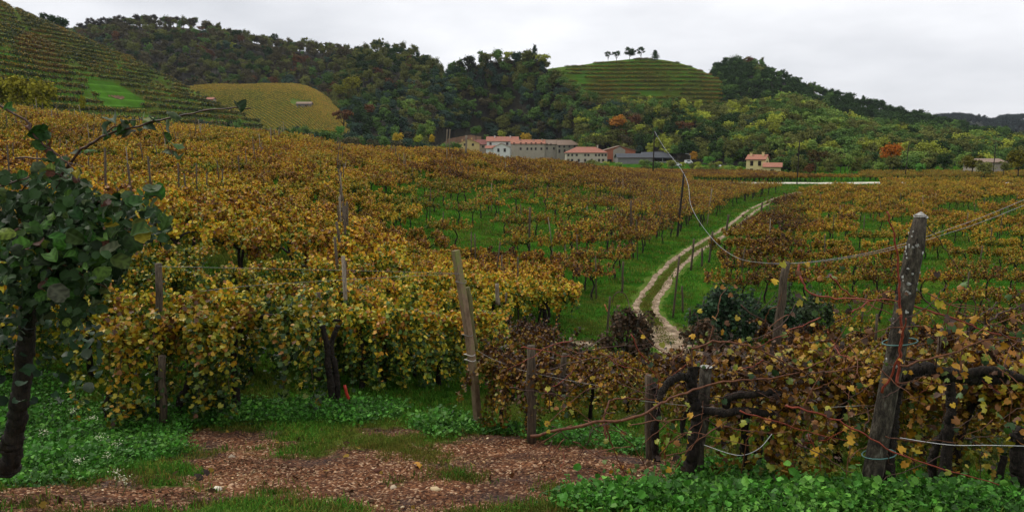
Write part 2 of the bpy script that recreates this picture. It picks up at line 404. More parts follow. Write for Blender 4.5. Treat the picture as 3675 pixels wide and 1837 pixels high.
# ------------------------------------------------------------------ ground
DIRT = [(140, 497, 160, 17), (664, 338, 15, 14), (300, 470, 230, 27), (120, 500, 190, 16), (640, 480, 80, 16), (330, 468, 180, 22), (560, 462, 150, 26), (500, 447, 90, 16), (620, 478, 110, 24), (110, 505, 130, 9), (430, 500, 200, 24),
        (235, 441, 80, 11), (583, 344, 12, 5), (735, 352, 60, 8), (700, 350, 40, 8), (560, 462, 110, 22), (395, 433, 40, 6)]
GRASSY = [(240, 504, 40, 4), (160, 470, 50, 7), (300, 436, 50, 4), (600, 507, 60, 8), (545, 436, 20, 5), (345, 510, 40, 7)]
def dirtmask(x, y, z=None):
    if z is None: z = H(x, y)
    u, v = proj(x, y, z); m = np.full(np.shape(u), -1.0)
    for a, b, c, d in DIRT: m = np.maximum(m, 1 - np.hypot((u - a) / c, (v - b) / d))
    g = np.full(np.shape(u), -1.0)
    for a, b, c, d in GRASSY: g = np.maximum(g, 1 - np.hypot((u - a) / c, (v - b) / d))
    m = m + .12 + fbm(x * 1.1, y * 1.1, 5) * 1.1 + fbm(x * 5, y * 5, 9, 4) * .9 - np.maximum(g, 0) * 1.1
    m = np.where((y > 2) & (y < 60), m, -1)
    return sm(-.15, .45, m)
def Hd(x, y):
    """ground with its small relief"""
    x = np.asarray(x, float); y = np.asarray(y, float)
    z = H(x, y); r = np.hypot(x, y); near = 1 - sm(16, 40, r)
    d = dirtmask(x, y, z)
    return z + near * (fbm(x * 1.1, y * 1.1, 2) * .14 + fbm(x * 5, y * 5, 3) * .05 * (1 + d) + d * fbm(x * 16, y * 16, 4, 3) * .035) \
        + (1 - near) * fbm(x * .3, y * .3, 6) * .25 * (1 - sm(300, 400, r)) + sm(450, 500, r) * 0, d
rs = np.concatenate([[0.3, .8, 1.4, 2, 2.6, 3.2], np.exp(np.arange(math.log(3.7), math.log(16), .0052)), np.exp(np.arange(math.log(16), math.log(110), .013)),
                     np.exp(np.arange(math.log(110), math.log(6500), .05))])
az = np.radians(np.concatenate([np.arange(-180, -44, 4), np.arange(-44, 44, .27), np.arange(44, 180.1, 4)]))
RR_, AA_ = np.meshgrid(rs, az, indexing='ij'); X, Y = RR_ * np.sin(AA_), RR_ * np.cos(AA_)
Z, DM = Hd(X, Y)
ni, nj = X.shape; I = np.arange(ni * nj).reshape(ni, nj)
q = np.stack([I[:-1, :-1], I[:-1, 1:], I[1:, 1:], I[1:, :-1]], -1).reshape(-1, 4)
Fg = np.concatenate([q[:, [0, 2, 1]], q[:, [0, 3, 2]]])
m, t, n, b, o_ = NM('ground')
g_ = n('ShaderNodeNewGeometry'); at = n('ShaderNodeAttribute', attribute_name='rnd')
def tex(kind, scale, **k):
    x = n(kind, i_Scale=float(scale), **k); t.links.new(g_.outputs['Position'], x.inputs['Vector']); return x
z1 = tex('ShaderNodeTexNoise', .35, i_Detail=5.0); z2 = tex('ShaderNodeTexNoise', 9, i_Detail=4.0)
rg = ramp(n, [(.3, (.025, .075, .008)), (.5, (.04, .13, .011)), (.68, (.10, .16, .018))]); pass; t.links.new(z1.outputs[0], rg.inputs[0])
rg2 = ramp(n, [(.38, (.045, .035, .015)), (.56, (1, 1, 1))]); t.links.new(z2.outputs[0], rg2.inputs[0])
mg = n('ShaderNodeMix', data_type='RGBA', blend_type='MULTIPLY'); mg.inputs[0].default_value = .55
t.links.new(rg.outputs[0], mg.inputs[6]); t.links.new(rg2.outputs[0], mg.inputs[7])
vo = tex('ShaderNodeTexVoronoi', 38); vo2 = tex('ShaderNodeTexVoronoi', 13)
rs_ = ramp(n, [(0, (.035, .014, .006)), (.5, (.12, .048, .020)), (.84, (.24, .115, .052)), (.97, (.50, .36, .23))]); 
sepc = n('ShaderNodeSeparateColor'); t.links.new(vo.outputs['Color'], sepc.inputs[0]); t.links.new(sepc.outputs[0], rs_.inputs[0])
z3 = tex('ShaderNodeTexNoise', 1.1, i_Detail=5.0); r3 = ramp(n, [(.38, (.30, .22, .17)), (.62, (1.1, 1.0, .95))]); t.links.new(z3.outputs[0], r3.inputs[0])
md_ = n('ShaderNodeMix', data_type='RGBA', blend_type='MULTIPLY'); md_.inputs[0].default_value = .85
t.links.new(rs_.outputs[0], md_.inputs[6]); t.links.new(r3.outputs[0], md_.inputs[7])
mm = n('ShaderNodeMix', data_type='RGBA'); t.links.new(at.outputs['Fac'], mm.inputs[0]); t.links.new(mg.outputs[2], mm.inputs[6]); t.links.new(md_.outputs[2], mm.inputs[7])
t.links.new(mm.outputs[2], b.inputs['Base Color'])
rr3 = ramp(n, [(.36, (.55,) * 3), (.5, (.95,) * 3)]); t.links.new(z3.outputs[0], rr3.inputs[0]); mrr = n('ShaderNodeMix', data_type='RGBA'); mrr.inputs[6].default_value = (.95, .95, .95, 1); t.links.new(at.outputs['Fac'], mrr.inputs[0]); t.links.new(rr3.outputs[0], mrr.inputs[7]); t.links.new(mrr.outputs[2], b.inputs['Roughness'])
ms_ = mmath(t, n, 'MULTIPLY', at.outputs['Fac'], .18); t.links.new(ms_, b.inputs['Specular IOR Level'])
bp = n('ShaderNodeBump', i_Strength=.8, i_Distance=.025); t.links.new(vo.outputs['Distance'], bp.inputs['Height']); bp.invert = True
bp2 = n('ShaderNodeBump', i_Strength=.6, i_Distance=.05); t.links.new(z2.outputs[0], bp2.inputs['Height']); t.links.new(bp.outputs[0], bp2.inputs['Normal']); t.links.new(bp2.outputs[0], b.inputs['Normal'])
M_ground = m
gr = link('ground', raw_mesh('ground', np.stack([X, Y, Z], -1).reshape(-1, 3), Fg, M_ground, None, DM.ravel()))
tag(gr, 'grassy ground falling from the dirt track down into the vineyards', kind='structure')

# ------------------------------------------------------------------ farm track and road
M_track = noise_mat('track_gravel', (.10, .07, .035), (.26, .18, .11), 2.2, .9, .5, c3=(.44, .34, .235), bscale=40)
M_verge = noise_mat('track_verge', (.045, .11, .012), (.10, .14, .022), 2.5, .9, .3, c3=(.05, .13, .014), spec=.03)
TRK = [(678, 354), (671, 346), (662, 334), (653, 320), (645.5, 305), (657.5, 285), (676, 264), (694, 250), (717, 236.5), (737, 222.6), (754.5, 208.7), (767, 202.5), (785, 196), (812, 189), (838, 183.5)]
tw = spline([hit(*p)[:2] for p in TRK], 14)
tt = np.gradient(tw, axis=0); tt /= np.linalg.norm(tt, axis=1)[:, None]; tn = np.stack([tt[:, 1], -tt[:, 0]], 1)
def strip(name, off, half, lift, mat, wob=.25, seed=0, parent=None):
    k = 7; n_ = len(tw); s = np.arange(n_) * .35; V = []
    for i in range(n_):
        a = off - half - wob * (vnoise(s[i] * 1.7, 0, seed)) - wob * .9 * (vnoise(s[i] * 7, 0, seed + 5) - .5); b_ = off + half + wob * (vnoise(s[i] * 1.9, 3, seed + 1)) + wob * .9 * (vnoise(s[i] * 8, 3, seed + 6) - .5)
        for j in range(k):
            w = a + (b_ - a) * j / (k - 1); p = tw[i] + tn[i] * w; V.append((p[0], p[1]))
    V = np.array(V); z, _ = Hd(V[:, 0], V[:, 1]); prof = np.tile(np.concatenate([[-.12], np.full(k - 2, 1), [-.12]]), n_)
    z = z + lift * np.where(prof > 0, 1, -.5)
    Iq = np.arange(n_ * k).reshape(n_, k); qq = np.stack([Iq[:-1, :-1], Iq[:-1, 1:], Iq[1:, 1:], Iq[1:, :-1]], -1).reshape(-1, 4)
    me = raw_mesh(name, np.column_stack([V, z]), np.concatenate([qq[:, [0, 1, 2]], qq[:, [0, 2, 3]]]), mat)
    return link(name, me, parent)
tk = strip('farm_track', 0, .95, .035, M_verge, .3, 3); tag(tk, 'rutted gravel farm track climbing past the green embankment', kind='structure')
for off_ in (-.5, .5): strip('wheel_rut', off_, .17, .06, M_track, .16, int(off_ * 10) + 20, tk)
def patch(name, u, v, rx, ry, ang, seed, parent, mat, lift=.05):
    c = hit(u, v); V = [(c[0], c[1])]; rings, seg = 6, 40
    for i in range(1, rings + 1):
        for j in range(seg):
            a = 6.2832 * j / seg; k = i / rings * (1 + (.45 * (float(vnoise(math.cos(a) * 2.5 + 9, math.sin(a) * 2.5 + 9, seed)) - .5) + .25 * (float(vnoise(math.cos(a) * 9 + 9, math.sin(a) * 9 + 9, seed)) - .5)) * i / rings)
            x, y = rx * k * math.cos(a), ry * k * math.sin(a); V.append((c[0] + x * math.cos(ang) - y * math.sin(ang), c[1] + x * math.sin(ang) + y * math.cos(ang)))
    V = np.array(V); z, _ = Hd(V[:, 0], V[:, 1]); lf_ = np.full(len(V), lift); lf_[-seg:] = -.05; Fc = [(0, 1 + j, 1 + (j + 1) % seg) for j in range(seg)]
    for i in range(rings - 1):
        for j in range(seg):
            a = 1 + i * seg + j; b_ = 1 + i * seg + (j + 1) % seg; Fc += [(a, a + seg, b_ + seg), (a, b_ + seg, b_)]
    return link(name, raw_mesh(name, np.column_stack([V, z + lf_]), np.array(Fc), mat), parent)
patch('gravel_patch', 667, 340, 1.25, 3.4, -.15, 3, tk, M_track, .075); patch('gravel_patch', 735, 354, 2.6, 1.1, 0, 5, tk, M_track, .06); patch('gravel_patch', 583, 345, .7, 1.0, 0, 7, tk, M_track, .05)
M_road = noise_mat('pale_road', (.50, .45, .36), (.68, .63, .53), 1.5, .85, .1)
V = []
for i, u in enumerate(range(640, 1180, 10)):
    a = P(u, 181 + 1.5 * math.sin(u / 90.0) * .4, 195); 
    for w in (-4.5, -1.5, 1.5, 4.5):
        V.append((a[0], 196 + w + 4 * math.sin(u / 200.), 0))
V = np.array(V); zz, _ = Hd(V[:, 0], V[:, 1]); V[:, 2] = zz + .14; k = len(V) // 4
Iq = np.arange(k * 4).reshape(k, 4); qq = np.stack([Iq[:-1, :-1], Iq[1:, :-1], Iq[1:, 1:], Iq[:-1, 1:]], -1).reshape(-1, 4)
rd = link('country_road', raw_mesh('country_road', V, np.concatenate([qq[:, [0, 1, 2]], qq[:, [0, 2, 3]]]), M_road))
tag(rd, 'pale country road running across the valley floor', kind='structure')

# ------------------------------------------------------------------ hills
class Hill:
    def __init__(s, ridge, base, bulge=.12, amp=3.0, seed=0, terr=0):
        s.r = spline([P(*p) for p in ridge], 10); s.b = spline([P(*p) for p in base], 10); s.bulge = bulge; s.amp = amp; s.seed = seed; s.terr = terr
    def at(s, S, T):
        S = np.asarray(S, float); T = np.asarray(T, float)
        def ip(c): 
            x = np.linspace(0, 1, len(c)); return np.stack([np.interp(S, x, c[:, k]) for k in range(3)], -1)
        R, B = ip(s.r), ip(s.b); Tc = np.clip(T, 0, 1)
        p = B + (R - B) * T[..., None]
        h = Tc + s.bulge * np.sin(math.pi * Tc); z = B[..., 2] + (R[..., 2] - B[..., 2]) * h
        z = z + fbm(p[..., 0] / 45, p[..., 1] / 45, s.seed) * s.amp * 2 * np.sin(math.pi * Tc) + fbm(p[..., 0] / 12, p[..., 1] / 12, s.seed + 3) * .8 * np.sin(math.pi * Tc)
        hh = (R[..., 2] - B[..., 2])
        z = np.where(T > 1, R[..., 2] - hh * ((T - 1) * 1.1) ** 1.2, z)
        z = np.where(T < 0, B[..., 2] + T * 160, z); p[..., :2] = np.where((T < 0)[..., None], B[..., :2], p[..., :2])
        if s.terr:
            q_ = z / s.terr; f = q_ - np.floor(q_); zt = s.terr * (np.floor(q_) + sm(.55, 1.0, f)); kk = (1 - sm(.80, .96, T)) * sm(0, .04, S) * (1 - sm(.96, 1, S)); z = np.where((T > 0) & (T < 1), z + (zt - z) * kk, z)
        p[..., 2] = z; return p
    def build(s, name, label, mat, ns, nt_):
        T = np.concatenate([[-.5, -.05], np.linspace(0, 1, nt_), np.linspace(1.1, 2.2, 9)]); S = np.linspace(0, 1, ns)
        SS, TT = np.meshgrid(S, T, indexing='ij'); p = s.at(SS, TT)
        Iq = np.arange(SS.size).reshape(SS.shape); qq = np.stack([Iq[:-1, :-1], Iq[1:, :-1], Iq[1:, 1:], Iq[:-1, 1:]], -1).reshape(-1, 4)
        o = link(name, raw_mesh(name, p.reshape(-1, 3), np.concatenate([qq[:, [0, 1, 2]], qq[:, [0, 2, 3]]]), mat, smooth=not s.terr))
        return tag(o, label, kind='structure')
M_forestfloor = noise_mat('forest_floor', (.012, .012, .008), (.04, .035, .018), .15, .95, 0)
M_terr = noise_mat('terrace_grass', (.075, .085, .013), (.085, .13, .015), .05, .95, .2, c3=(.07, .18, .016), bscale=1.0, spec=.05)
M_terr_y = noise_mat('yellow_vineyard_soil', (.13, .12, .018), (.10, .11, .016), .05, .95, .2, c3=(.07, .13, .015), bscale=1.0, spec=.05)
HA = Hill([(-190, -90, 470), (-90, -42, 475), (0, 1, 480), (40, 20, 470), (70, 33, 460), (100, 46, 450), (140, 62, 440), (180, 83, 420), (210, 100, 400), (235, 112, 385), (262, 124, 375)],
          [(-190, 120, 190), (-90, 118, 205), (0, 116, 220), (40, 119, 235), (70, 121, 245), (100, 124, 255), (140, 126, 270), (180, 128, 290), (210, 130, 305), (235, 131, 320), (262, 133, 335)], .10, 4, 11, 3.1)
HA.build('terraced_hill', 'steep hill terraced with vine rows on the left', M_terr, 170, 330)
HC = Hill([(150, 100, 520), (185, 88, 520), (215, 84.5, 530), (240, 85, 540), (270, 84, 545), (300, 85, 540), (320, 93, 520), (336, 106, 500), (350, 124, 480)],
          [(150, 126, 420), (185, 128, 420), (215, 129, 420), (240, 130, 420), (270, 131, 420), (300, 132, 420), (320, 133, 415), (336, 134, 410), (350, 135, 410)], .16, 1, 21)
HC.build('yellow_vineyard_slope', 'small rounded slope striped with yellow vine rows', M_terr_y, 120, 60)
HB = Hill([(20, 60, 760), (50, 42, 760), (80, 35, 750), (110, 32, 740), (150, 26, 730), (200, 30, 720), (250, 42, 710), (290, 50, 700), (340, 54, 690), (370, 62, 680), (400, 75, 670), (430, 90, 660)],
          [(20, 110, 560), (50, 108, 560), (80, 106, 560), (110, 106, 560), (150, 104, 560), (200, 100, 560), (250, 100, 560), (290, 104, 560), (340, 112, 550), (370, 118, 545), (400, 120, 540), (430, 124, 540)], .12, 8, 31)
HB.build('wooded_ridge', 'long dark wooded ridge behind the terraced hill', M_forestfloor, 120, 40)
HB2 = Hill([(330, 90, 640), (345, 68, 640), (362, 55, 630), (385, 51, 620), (410, 56, 610), (430, 66, 600), (447, 80, 590), (465, 98, 580)],
           [(330, 122, 520), (345, 124, 520), (362, 126, 510), (385, 128, 505), (410, 130, 500), (430, 132, 500), (447, 134, 500), (465, 136, 500)], .16, 6, 41)
HB2.build('wooded_knoll', 'rounded wooded knoll at the end of the ridge', M_forestfloor, 80, 40)
HD = Hill([(325, 128, 500), (340, 112, 510), (370, 102, 520), (400, 94, 530), (425, 88, 535), (447, 78, 540), (458, 72, 540), (480, 65, 540), (505, 61, 540), (530, 60, 535), (548, 70, 520), (565, 88, 500), (585, 102, 480), (610, 112, 470), (640, 116, 465)],
          [(325, 146, 425), (340, 147, 425), (370, 148, 425), (400, 149, 430), (425, 150, 440), (447, 150, 470), (458, 150, 480), (480, 150, 485), (505, 151, 485), (530, 151, 480), (548, 152, 475), (565, 153, 460), (585, 154, 430), (610, 155, 415), (640, 156, 412)], .12, 8, 51)
HD.build('wooded_hill', 'steep wooded hill rising behind the farmhouses', M_forestfloor, 120, 50)
HE = Hill([(520, 90, 600), (540, 72, 600), (556, 67.5, 600), (580, 65, 605), (600, 62, 610), (620, 60, 610), (640, 58.5, 610), (665, 60, 610), (690, 66, 605), (715, 77, 600), (740, 93, 590), (765, 112, 570)],
          [(520, 115, 555), (540, 116, 555), (556, 117, 555), (580, 118, 555), (600, 119, 555), (620, 120, 555), (640, 120, 555), (665, 120, 555), (690, 120, 555), (715, 121, 555), (740, 122, 555), (765, 124, 555)], .14, 3, 61, 3.3)
HE.build('vineyard_dome', 'green domed hill ringed by vine terraces with trees on top', M_terr, 150, 220)
HF = Hill([(700, 100, 680), (712, 78, 680), (730, 67, 680), (760, 71, 670), (800, 88, 660), (850, 104, 650), (900, 118, 640), (935, 127, 630), (980, 139, 620), (1024, 147, 610), (1100, 152, 600), (1200, 156, 590)],
          [(700, 150, 520), (712, 150, 515), (730, 150, 510), (760, 150, 505), (800, 150, 500), (850, 152, 480), (900, 153, 470), (935, 154, 460), (980, 155, 450), (1024, 157, 440), (1100, 158, 440), (1200, 159, 440)], .10, 7, 71)
HF.build('dark_wooded_ridge', 'dark wooded ridge sloping down to the right', M_forestfloor, 130, 40)
HG = Hill([(580, 118, 470), (610, 115, 475), (645, 114, 475), (690, 116, 475), (730, 117, 475), (765, 113, 475), (795, 112, 470), (830, 126, 455), (870, 136, 445), (920, 143, 435), (970, 149, 425), (1024, 152, 415), (1100, 154, 415)],
          [(580, 158, 420), (610, 159, 415), (645, 160, 405), (690, 163, 370), (730, 165, 345), (765, 167, 330), (795, 168, 325), (830, 168, 325), (870, 168, 325), (920, 168, 325), (970, 168, 325), (1024, 168, 325), (1100, 168, 325)], .18, 4, 81)
HG.build('lower_wooded_slope', 'light green wooded slope behind the yellow house', M_forestfloor, 110, 40)
M_far = noise_mat('far_wood', (.02, .028, .022), (.05, .055, .035), .02, .95, 0)
HH = Hill([(880, 132, 1700), (925, 123, 1700), (945, 119, 1700), (965, 119, 1700), (990, 124, 1700), (1005, 120, 1700), (1030, 119, 1700), (1080, 112, 1700), (1200, 105, 1700)],
          [(880, 150, 1200), (925, 150, 1200), (945, 150, 1200), (965, 150, 1200), (990, 150, 1200), (1005, 150, 1200), (1030, 150, 1200), (1080, 150, 1200), (1200, 150, 1200)], .1, 20, 91)
HH.build('distant_ridge', 'bluish distant ridge at the far right of the valley', M_far, 120, 30)

def on_hill(hill, u, v):
    SS, TT = np.meshgrid(np.linspace(0, 1, 300), np.linspace(0, 1, 200), indexing='ij'); p = hill.at(SS, TT); a, b_ = proj(p[..., 0], p[..., 1], p[..., 2])
    k = np.argmin((a - u) ** 2 + (b_ - v) ** 2); return p.reshape(-1, 3)[k]
# ------------------------------------------------------------------ trees
def tree_geo(kind, nl, seed):
    r = np.random.RandomState(seed); C = G(); T = G()
    if kind == 'broad': nlb, rx, rz, cz, lr = 17, .30, .27, .57, (.08, .18)
    elif kind == 'tall': nlb, rx, rz, cz, lr = 14, .17, .34, .57, (.07, .14)
    elif kind == 'open': nlb, rx, rz, cz, lr = 12, .32, .24, .66, (.07, .12)
    elif kind == 'bush': nlb, rx, rz, cz, lr = 10, .42, .26, .42, (.17, .28)
    elif kind == 'conifer': nlb, rx, rz, cz, lr = 9, .10, .40, .52, (.10, .17)
    cs = []
    for i in range(nlb):
        d = r.normal(size=3); d /= np.linalg.norm(d); d *= r.rand() ** .4; c = np.array((d[0] * rx, d[1] * rx, cz + d[2] * rz)); q_ = r.uniform(*lr)
        if kind == 'conifer': zz_ = .12 + .8 * i / nlb; c = np.array((r.normal() * .03, r.normal() * .03, zz_)); q_ = .24 * (1 - zz_) + .05
        cs.append((c, q_, r.uniform(-.22, .22)))
    per = nl // nlb; pos, nrm, rv = [], [], []
    for c, q_, off in cs:
        d = r.normal(size=(per, 3)); d /= np.linalg.norm(d, axis=1)[:, None]; d[:, 2] = np.where(d[:, 2] < -.35, -d[:, 2], d[:, 2])
        rad = q_ * (.45 + .85 * r.rand(per) ** 1.5) * (1 + .25 * np.sin(d[:, 0] * 7 + c[0] * 40) * np.sin(d[:, 2] * 6))
        pos.append(c + d * rad[:, None]); nrm.append(d + r.normal(size=(per, 3)) * .55 + (0, 0, .3)); rv.append(np.clip(.5 + off + r.normal(size=per) * .2, 0, 1))
    pos = np.concatenate(pos); nrm = np.concatenate(nrm); rv = np.concatenate(rv)
    ls = {'broad': .055, 'tall': .045, 'open': .042, 'bush': .075, 'conifer': .05}[kind]
    leaves(C, pos, nrm, ls * (.7 + .7 * r.rand(len(pos))), PEN if kind == 'open' else DIA, 0, rv)
    tr_ = .016 if kind != 'bush' else .01
    tube(T, [(0, 0, -.06), (.004, 0, .15), (-.004, .003, .35), (0, 0, .62)], [tr_ * 1.25, tr_, tr_ * .8, tr_ * .35], 6)
    for c, q_, off in cs[:8]:
        st = r.uniform(.18, .4) if kind != 'bush' else .02
        mid = (np.array((0, 0, st)) * .5 + c * .5) + np.array((0, 0, -.03)); tube(T, [(0, 0, st), mid, c], [tr_ * .5, tr_ * .35, tr_ * .15], 4)
    return C, T
TK = ['broad', 'broad', 'broad', 'broad', 'tall', 'tall', 'open', 'open', 'bush', 'conifer']
TG = [tree_geo(k, 1500 if k != 'open' else 900, 100 + i) for i, k in enumerate(TK)]
T_crown = [c.mesh('tree_crown', M_tree, False) for c, t_ in TG]; T_trunk = [t_.mesh('tree_trunk', M_wood_dark) for c, t_ in TG]
def put_tree(k, loc, h, tint, label, cat='tree', group=None, name=None, wide=1.0, rz=None):
    nm = name or {'conifer': 'conifer_tree', 'bush': 'bush'}.get(TK[k], 'broadleaf_tree')
    e = link(nm, None, loc=tuple(float(a) for a in loc), rot=(0, 0, rnd.uniform(0, 6.28) if rz is None else rz), scale=(h * wide, h * wide, h))
    tag(e, label, cat, group)
    c = link('crown', T_crown[k], e); c['tint'] = [float(a) for a in tint]
    link('trunk', T_trunk[k], e)
    return e
TC_ = {'dark green': (.022, .042, .012), 'green': (.045, .08, .018), 'olive': (.065, .07, .018), 'grey brown': (.058, .050, .024), 'yellow green': (.15, .165, .022),
      'light green': (.085, .125, .025), 'orange': (.26, .11, .018), 'rust brown': (.09, .042, .018), 'golden': (.30, .20, .02), 'blue green': (.03, .052, .034), 'bright green': (.07, .17, .03)}
TC = {k: tuple(c * (2.1 if k in ('light green', 'yellow green', 'green', 'olive') else 1.65) for c in v) for k, v in TC_.items()}
def pal(w):
    ks = list(w); ws = np.array([w[k] for k in ks], float); return ks, ws / ws.sum()
VCREST = lambda u: np.interp(u, [0, 200, 300, 450, 600, 700, 1024], [100, 118, 128, 143, 158, 166, 172])
forest = []   # x, y, z, h, kind, colour name, phrase
def wood(hill, spacing, hr, w, phrase, t0=.0, t1=1.0, mask=None, kinds=(0, 1, 2, 3, 4, 5, 6)):
    S = np.linspace(0, 1, 60); L = np.linalg.norm(np.diff(hill.at(S, S * 0 + .6), axis=0), axis=1).sum()
    D = np.linalg.norm(hill.at([.5], [1.])[0] - hill.at([.5], [0.])[0]); ns, nt_ = int(L / spacing), int(D / spacing)
    ss, t_ = np.meshgrid((np.arange(ns) + .5) / ns, t0 + (t1 - t0) * (np.arange(nt_) + .5) / nt_)
    ss = (ss + nr.uniform(-.5, .5, ss.shape) / ns).ravel(); t_ = (t_ + nr.uniform(-.5, .5, t_.shape) / nt_).ravel(); t_ = np.clip(t_, 0, 1.02)
    p = hill.at(ss, t_); u, v = proj(p[:, 0], p[:, 1], p[:, 2]); ks, ws = pal(w)
    cl = vnoise(p[:, 0] / 30, p[:, 2] / 18, 5)
    for i in range(len(p)):
        if u[i] < -60 or u[i] > 1090: continue
        if mask is not None and not mask(u[i], v[i]): continue
        col = ks[int(np.searchsorted(np.cumsum(ws), min(.9999, (cl[i] * .45 + nr.rand() * .55))))]
        forest.append((p[i, 0], p[i, 1], p[i, 2], nr.uniform(*hr), kinds[nr.randint(len(kinds))], col, phrase, u[i], v[i]))
wood(HB, 7.0, (8, 13), {'dark green': 4, 'grey brown': 4, 'olive': 3, 'green': 2, 'rust brown': .5, 'blue green': 3, 'yellow green': .7}, 'long ridge wood')
wood(HB2, 6.5, (8, 12), {'dark green': 4, 'olive': 4, 'rust brown': .8, 'grey brown': 2, 'orange': .2}, 'knoll wood')
wood(HD, 6.2, (8, 13), {'dark green': 5, 'blue green': 3, 'green': 3, 'olive': 3, 'grey brown': 1.5, 'light green': 1.6, 'rust brown': .3, 'yellow green': .6}, 'steep hill wood',
     mask=lambda u, v: not (440 < u < 482 and 136 < v < 150))
wood(HF, 6.5, (8, 12), {'dark green': 8, 'green': 2, 'olive': 2, 'rust brown': .6}, 'dark ridge wood')
wood(HG, 6.5, (8, 13), {'light green': 4, 'green': 3, 'olive': 3, 'yellow green': 1.5, 'dark green': 2.5, 'rust brown': .15, 'blue green': 1.5}, 'light green wood')
for i in range(230):   # belt of trees on the flat at the foot of the slopes
    u = nr.uniform(690, 1080); y = nr.uniform(255, 340) if u > 775 else nr.uniform(345, 385); x = (u - 512) / F * y
    ks, ws = pal({'light green': 3, 'green': 4, 'olive': 4, 'dark green': 3, 'yellow green': 1.2, 'rust brown': .6})
    if u > 775 or nr.rand() < .6: forest.append((x, y, H1(x, y), nr.uniform(5, 9), nr.choice([0, 1, 2, 3, 8]), ks[nr.choice(len(ks), p=ws)], 'tree belt', *[float(a) for a in proj(x, y, H1(x, y))]))
for i in range(260):    # foot of the yellow slope and behind the left crest
    u = nr.uniform(120, 460); y = nr.uniform(290, 400); x = (u - 512) / F * y; z = P(u, np.interp(u, [120, 235, 455], [124, 131, 152]) + nr.uniform(0, 7), y)[2] - 2
    forest.append((x, y, z, nr.uniform(5, 8.5), nr.choice([0, 1, 2, 3, 8]), rnd.choice(['green', 'olive', 'dark green', 'grey brown', 'blue green']), 'thicket', *[float(a) for a in proj(x, y, z)]))
for i in range(120):   # low hedges and bushes between the village and the vines
    u = nr.uniform(590, 1050); y = nr.uniform(262, 345) if u > 790 or u < 740 else nr.uniform(285, 345); x = (u - 512) / F * y; z_ = H1(x, y)
    forest.append((x, y, z_, nr.uniform(2.2, 4.2), 8, rnd.choice(['green', 'olive', 'yellow green', 'light green']), 'hedges before the village', *[float(a) for a in proj(x, y, z_)]))
# the ones that show largest are trees of their own
LMK = [(0, 'at the far left'), (110, 'above the mown meadow'), (200, 'above the red hut'), (270, 'above the yellow vine slope'), (330, 'beside the yellow vine slope'), (385, 'left of the earth bank'), (440, 'above the earth bank'),
       (485, 'above the red roofed house'), (515, 'above the long farmhouse'), (560, 'above the terracotta farmhouse'), (605, 'above the barns'), (650, 'above the open barn'), (700, 'above the small orange tree'), (745, 'above the pale yellow house'), (800, 'above the road pole'),
       (850, 'left of the vivid orange tree'), (890, 'right of the vivid orange tree'), (940, 'near the half hidden house'), (985, 'at the far right')]
def near_what(u): return [b_ for a, b_ in LMK if a <= u + .01][-1]
def vis(f):
    h = f[3]; top = proj(f[0], f[1], f[2] + h * .9)[1]
    return (0 <= f[7] <= 1024) and top < VCREST(f[7]) - 2
order = sorted(range(len(forest)), key=lambda i: -forest[i][3] / forest[i][1] if vis(forest[i]) else 1)
NT = 255; single = set(order[:NT])
_lab = {}
for i in order[:NT]:
    f = forest[i]; k = f[4]; bl = f"{'tall ' if f[3] > 11.5 else 'low ' if f[3] < 7.5 else ''}{f[5]} {'bush' if TK[k] == 'bush' else 'airy tree' if TK[k] == 'open' else 'slim tree' if TK[k] == 'tall' else 'tree'} {near_what(max(0, f[7]))}"
    _lab.setdefault(bl, []).append(i)
_ord = 'leftmost|second from the left|third from the left|fourth from the left|fifth from the left|sixth from the left|seventh from the left|eighth from the left|ninth from the left|tenth from the left'.split('|')
for bl, ii in _lab.items():
    for q_, i in enumerate(sorted(ii, key=lambda i: forest[i][7])):
        f = forest[i]; lb = bl if len(ii) == 1 else f"{bl}, {_ord[min(q_, 9)]}"
        put_tree(f[4], (f[0], f[1], f[2] - .2), f[3], np.array(TC[f[5]]) * nr.uniform(.8, 1.25), lb, 'tree', 'trees in the ' + f[6], wide=nr.uniform(.9, 1.25))
rest = [f for i, f in enumerate(forest) if i not in single]
A_ = np.array([f[:4] for f in rest]); vids = np.array([f[4] for f in rest]); tn_ = np.array([TC[f[5]] for f in rest]) * nr.uniform(.75, 1.3, (len(rest), 1))
def both(c, t_):
    g = G(); 
    for V, Fc, M_, R in zip(c.V, c.Fc, c.M, c.R): g.V.append(V); g.Fc.append(Fc); g.M.append(M_); g.R.append(R)
    V, Fc, M_, R = t_.arrays(); g.n = c.n; g.add(V, Fc, 1, .5); return g
TB = [both(c, t_) for c, t_ in TG]
stuff('far_woods', 'dense mixed autumn woods covering the hills', 'woods', TB, [M_tree, M_wood_dark], A_[:, :3] - (0, 0, .2), np.column_stack([nr.normal(size=(len(rest), 2)) * .12, nr.rand(len(rest)) * 6.28]),
      A_[:, 3:4] * np.column_stack([nr.uniform(.8, 1.35, (len(rest), 2)), nr.uniform(.75, 1.2, len(rest))]), vids, tint=tn_)
p = HH.at(*(lambda a: (a[0], a[1]))(nr.rand(2, 1500))); pr = HH.at(np.linspace(0.1, .75, 220), np.ones(220)); p = np.concatenate([p, pr])
stuff('distant_woods', 'bluish woods on the most distant ridge', 'woods', TB[:5], [M_tree, M_wood_dark], p, np.zeros((len(p), 3)), nr.uniform(10, 17, len(p)), nr.randint(0, 5, len(p)),
      tint=np.tile((.03, .045, .035), (len(p), 1)) * nr.uniform(.7, 1.3, (len(p), 1)))
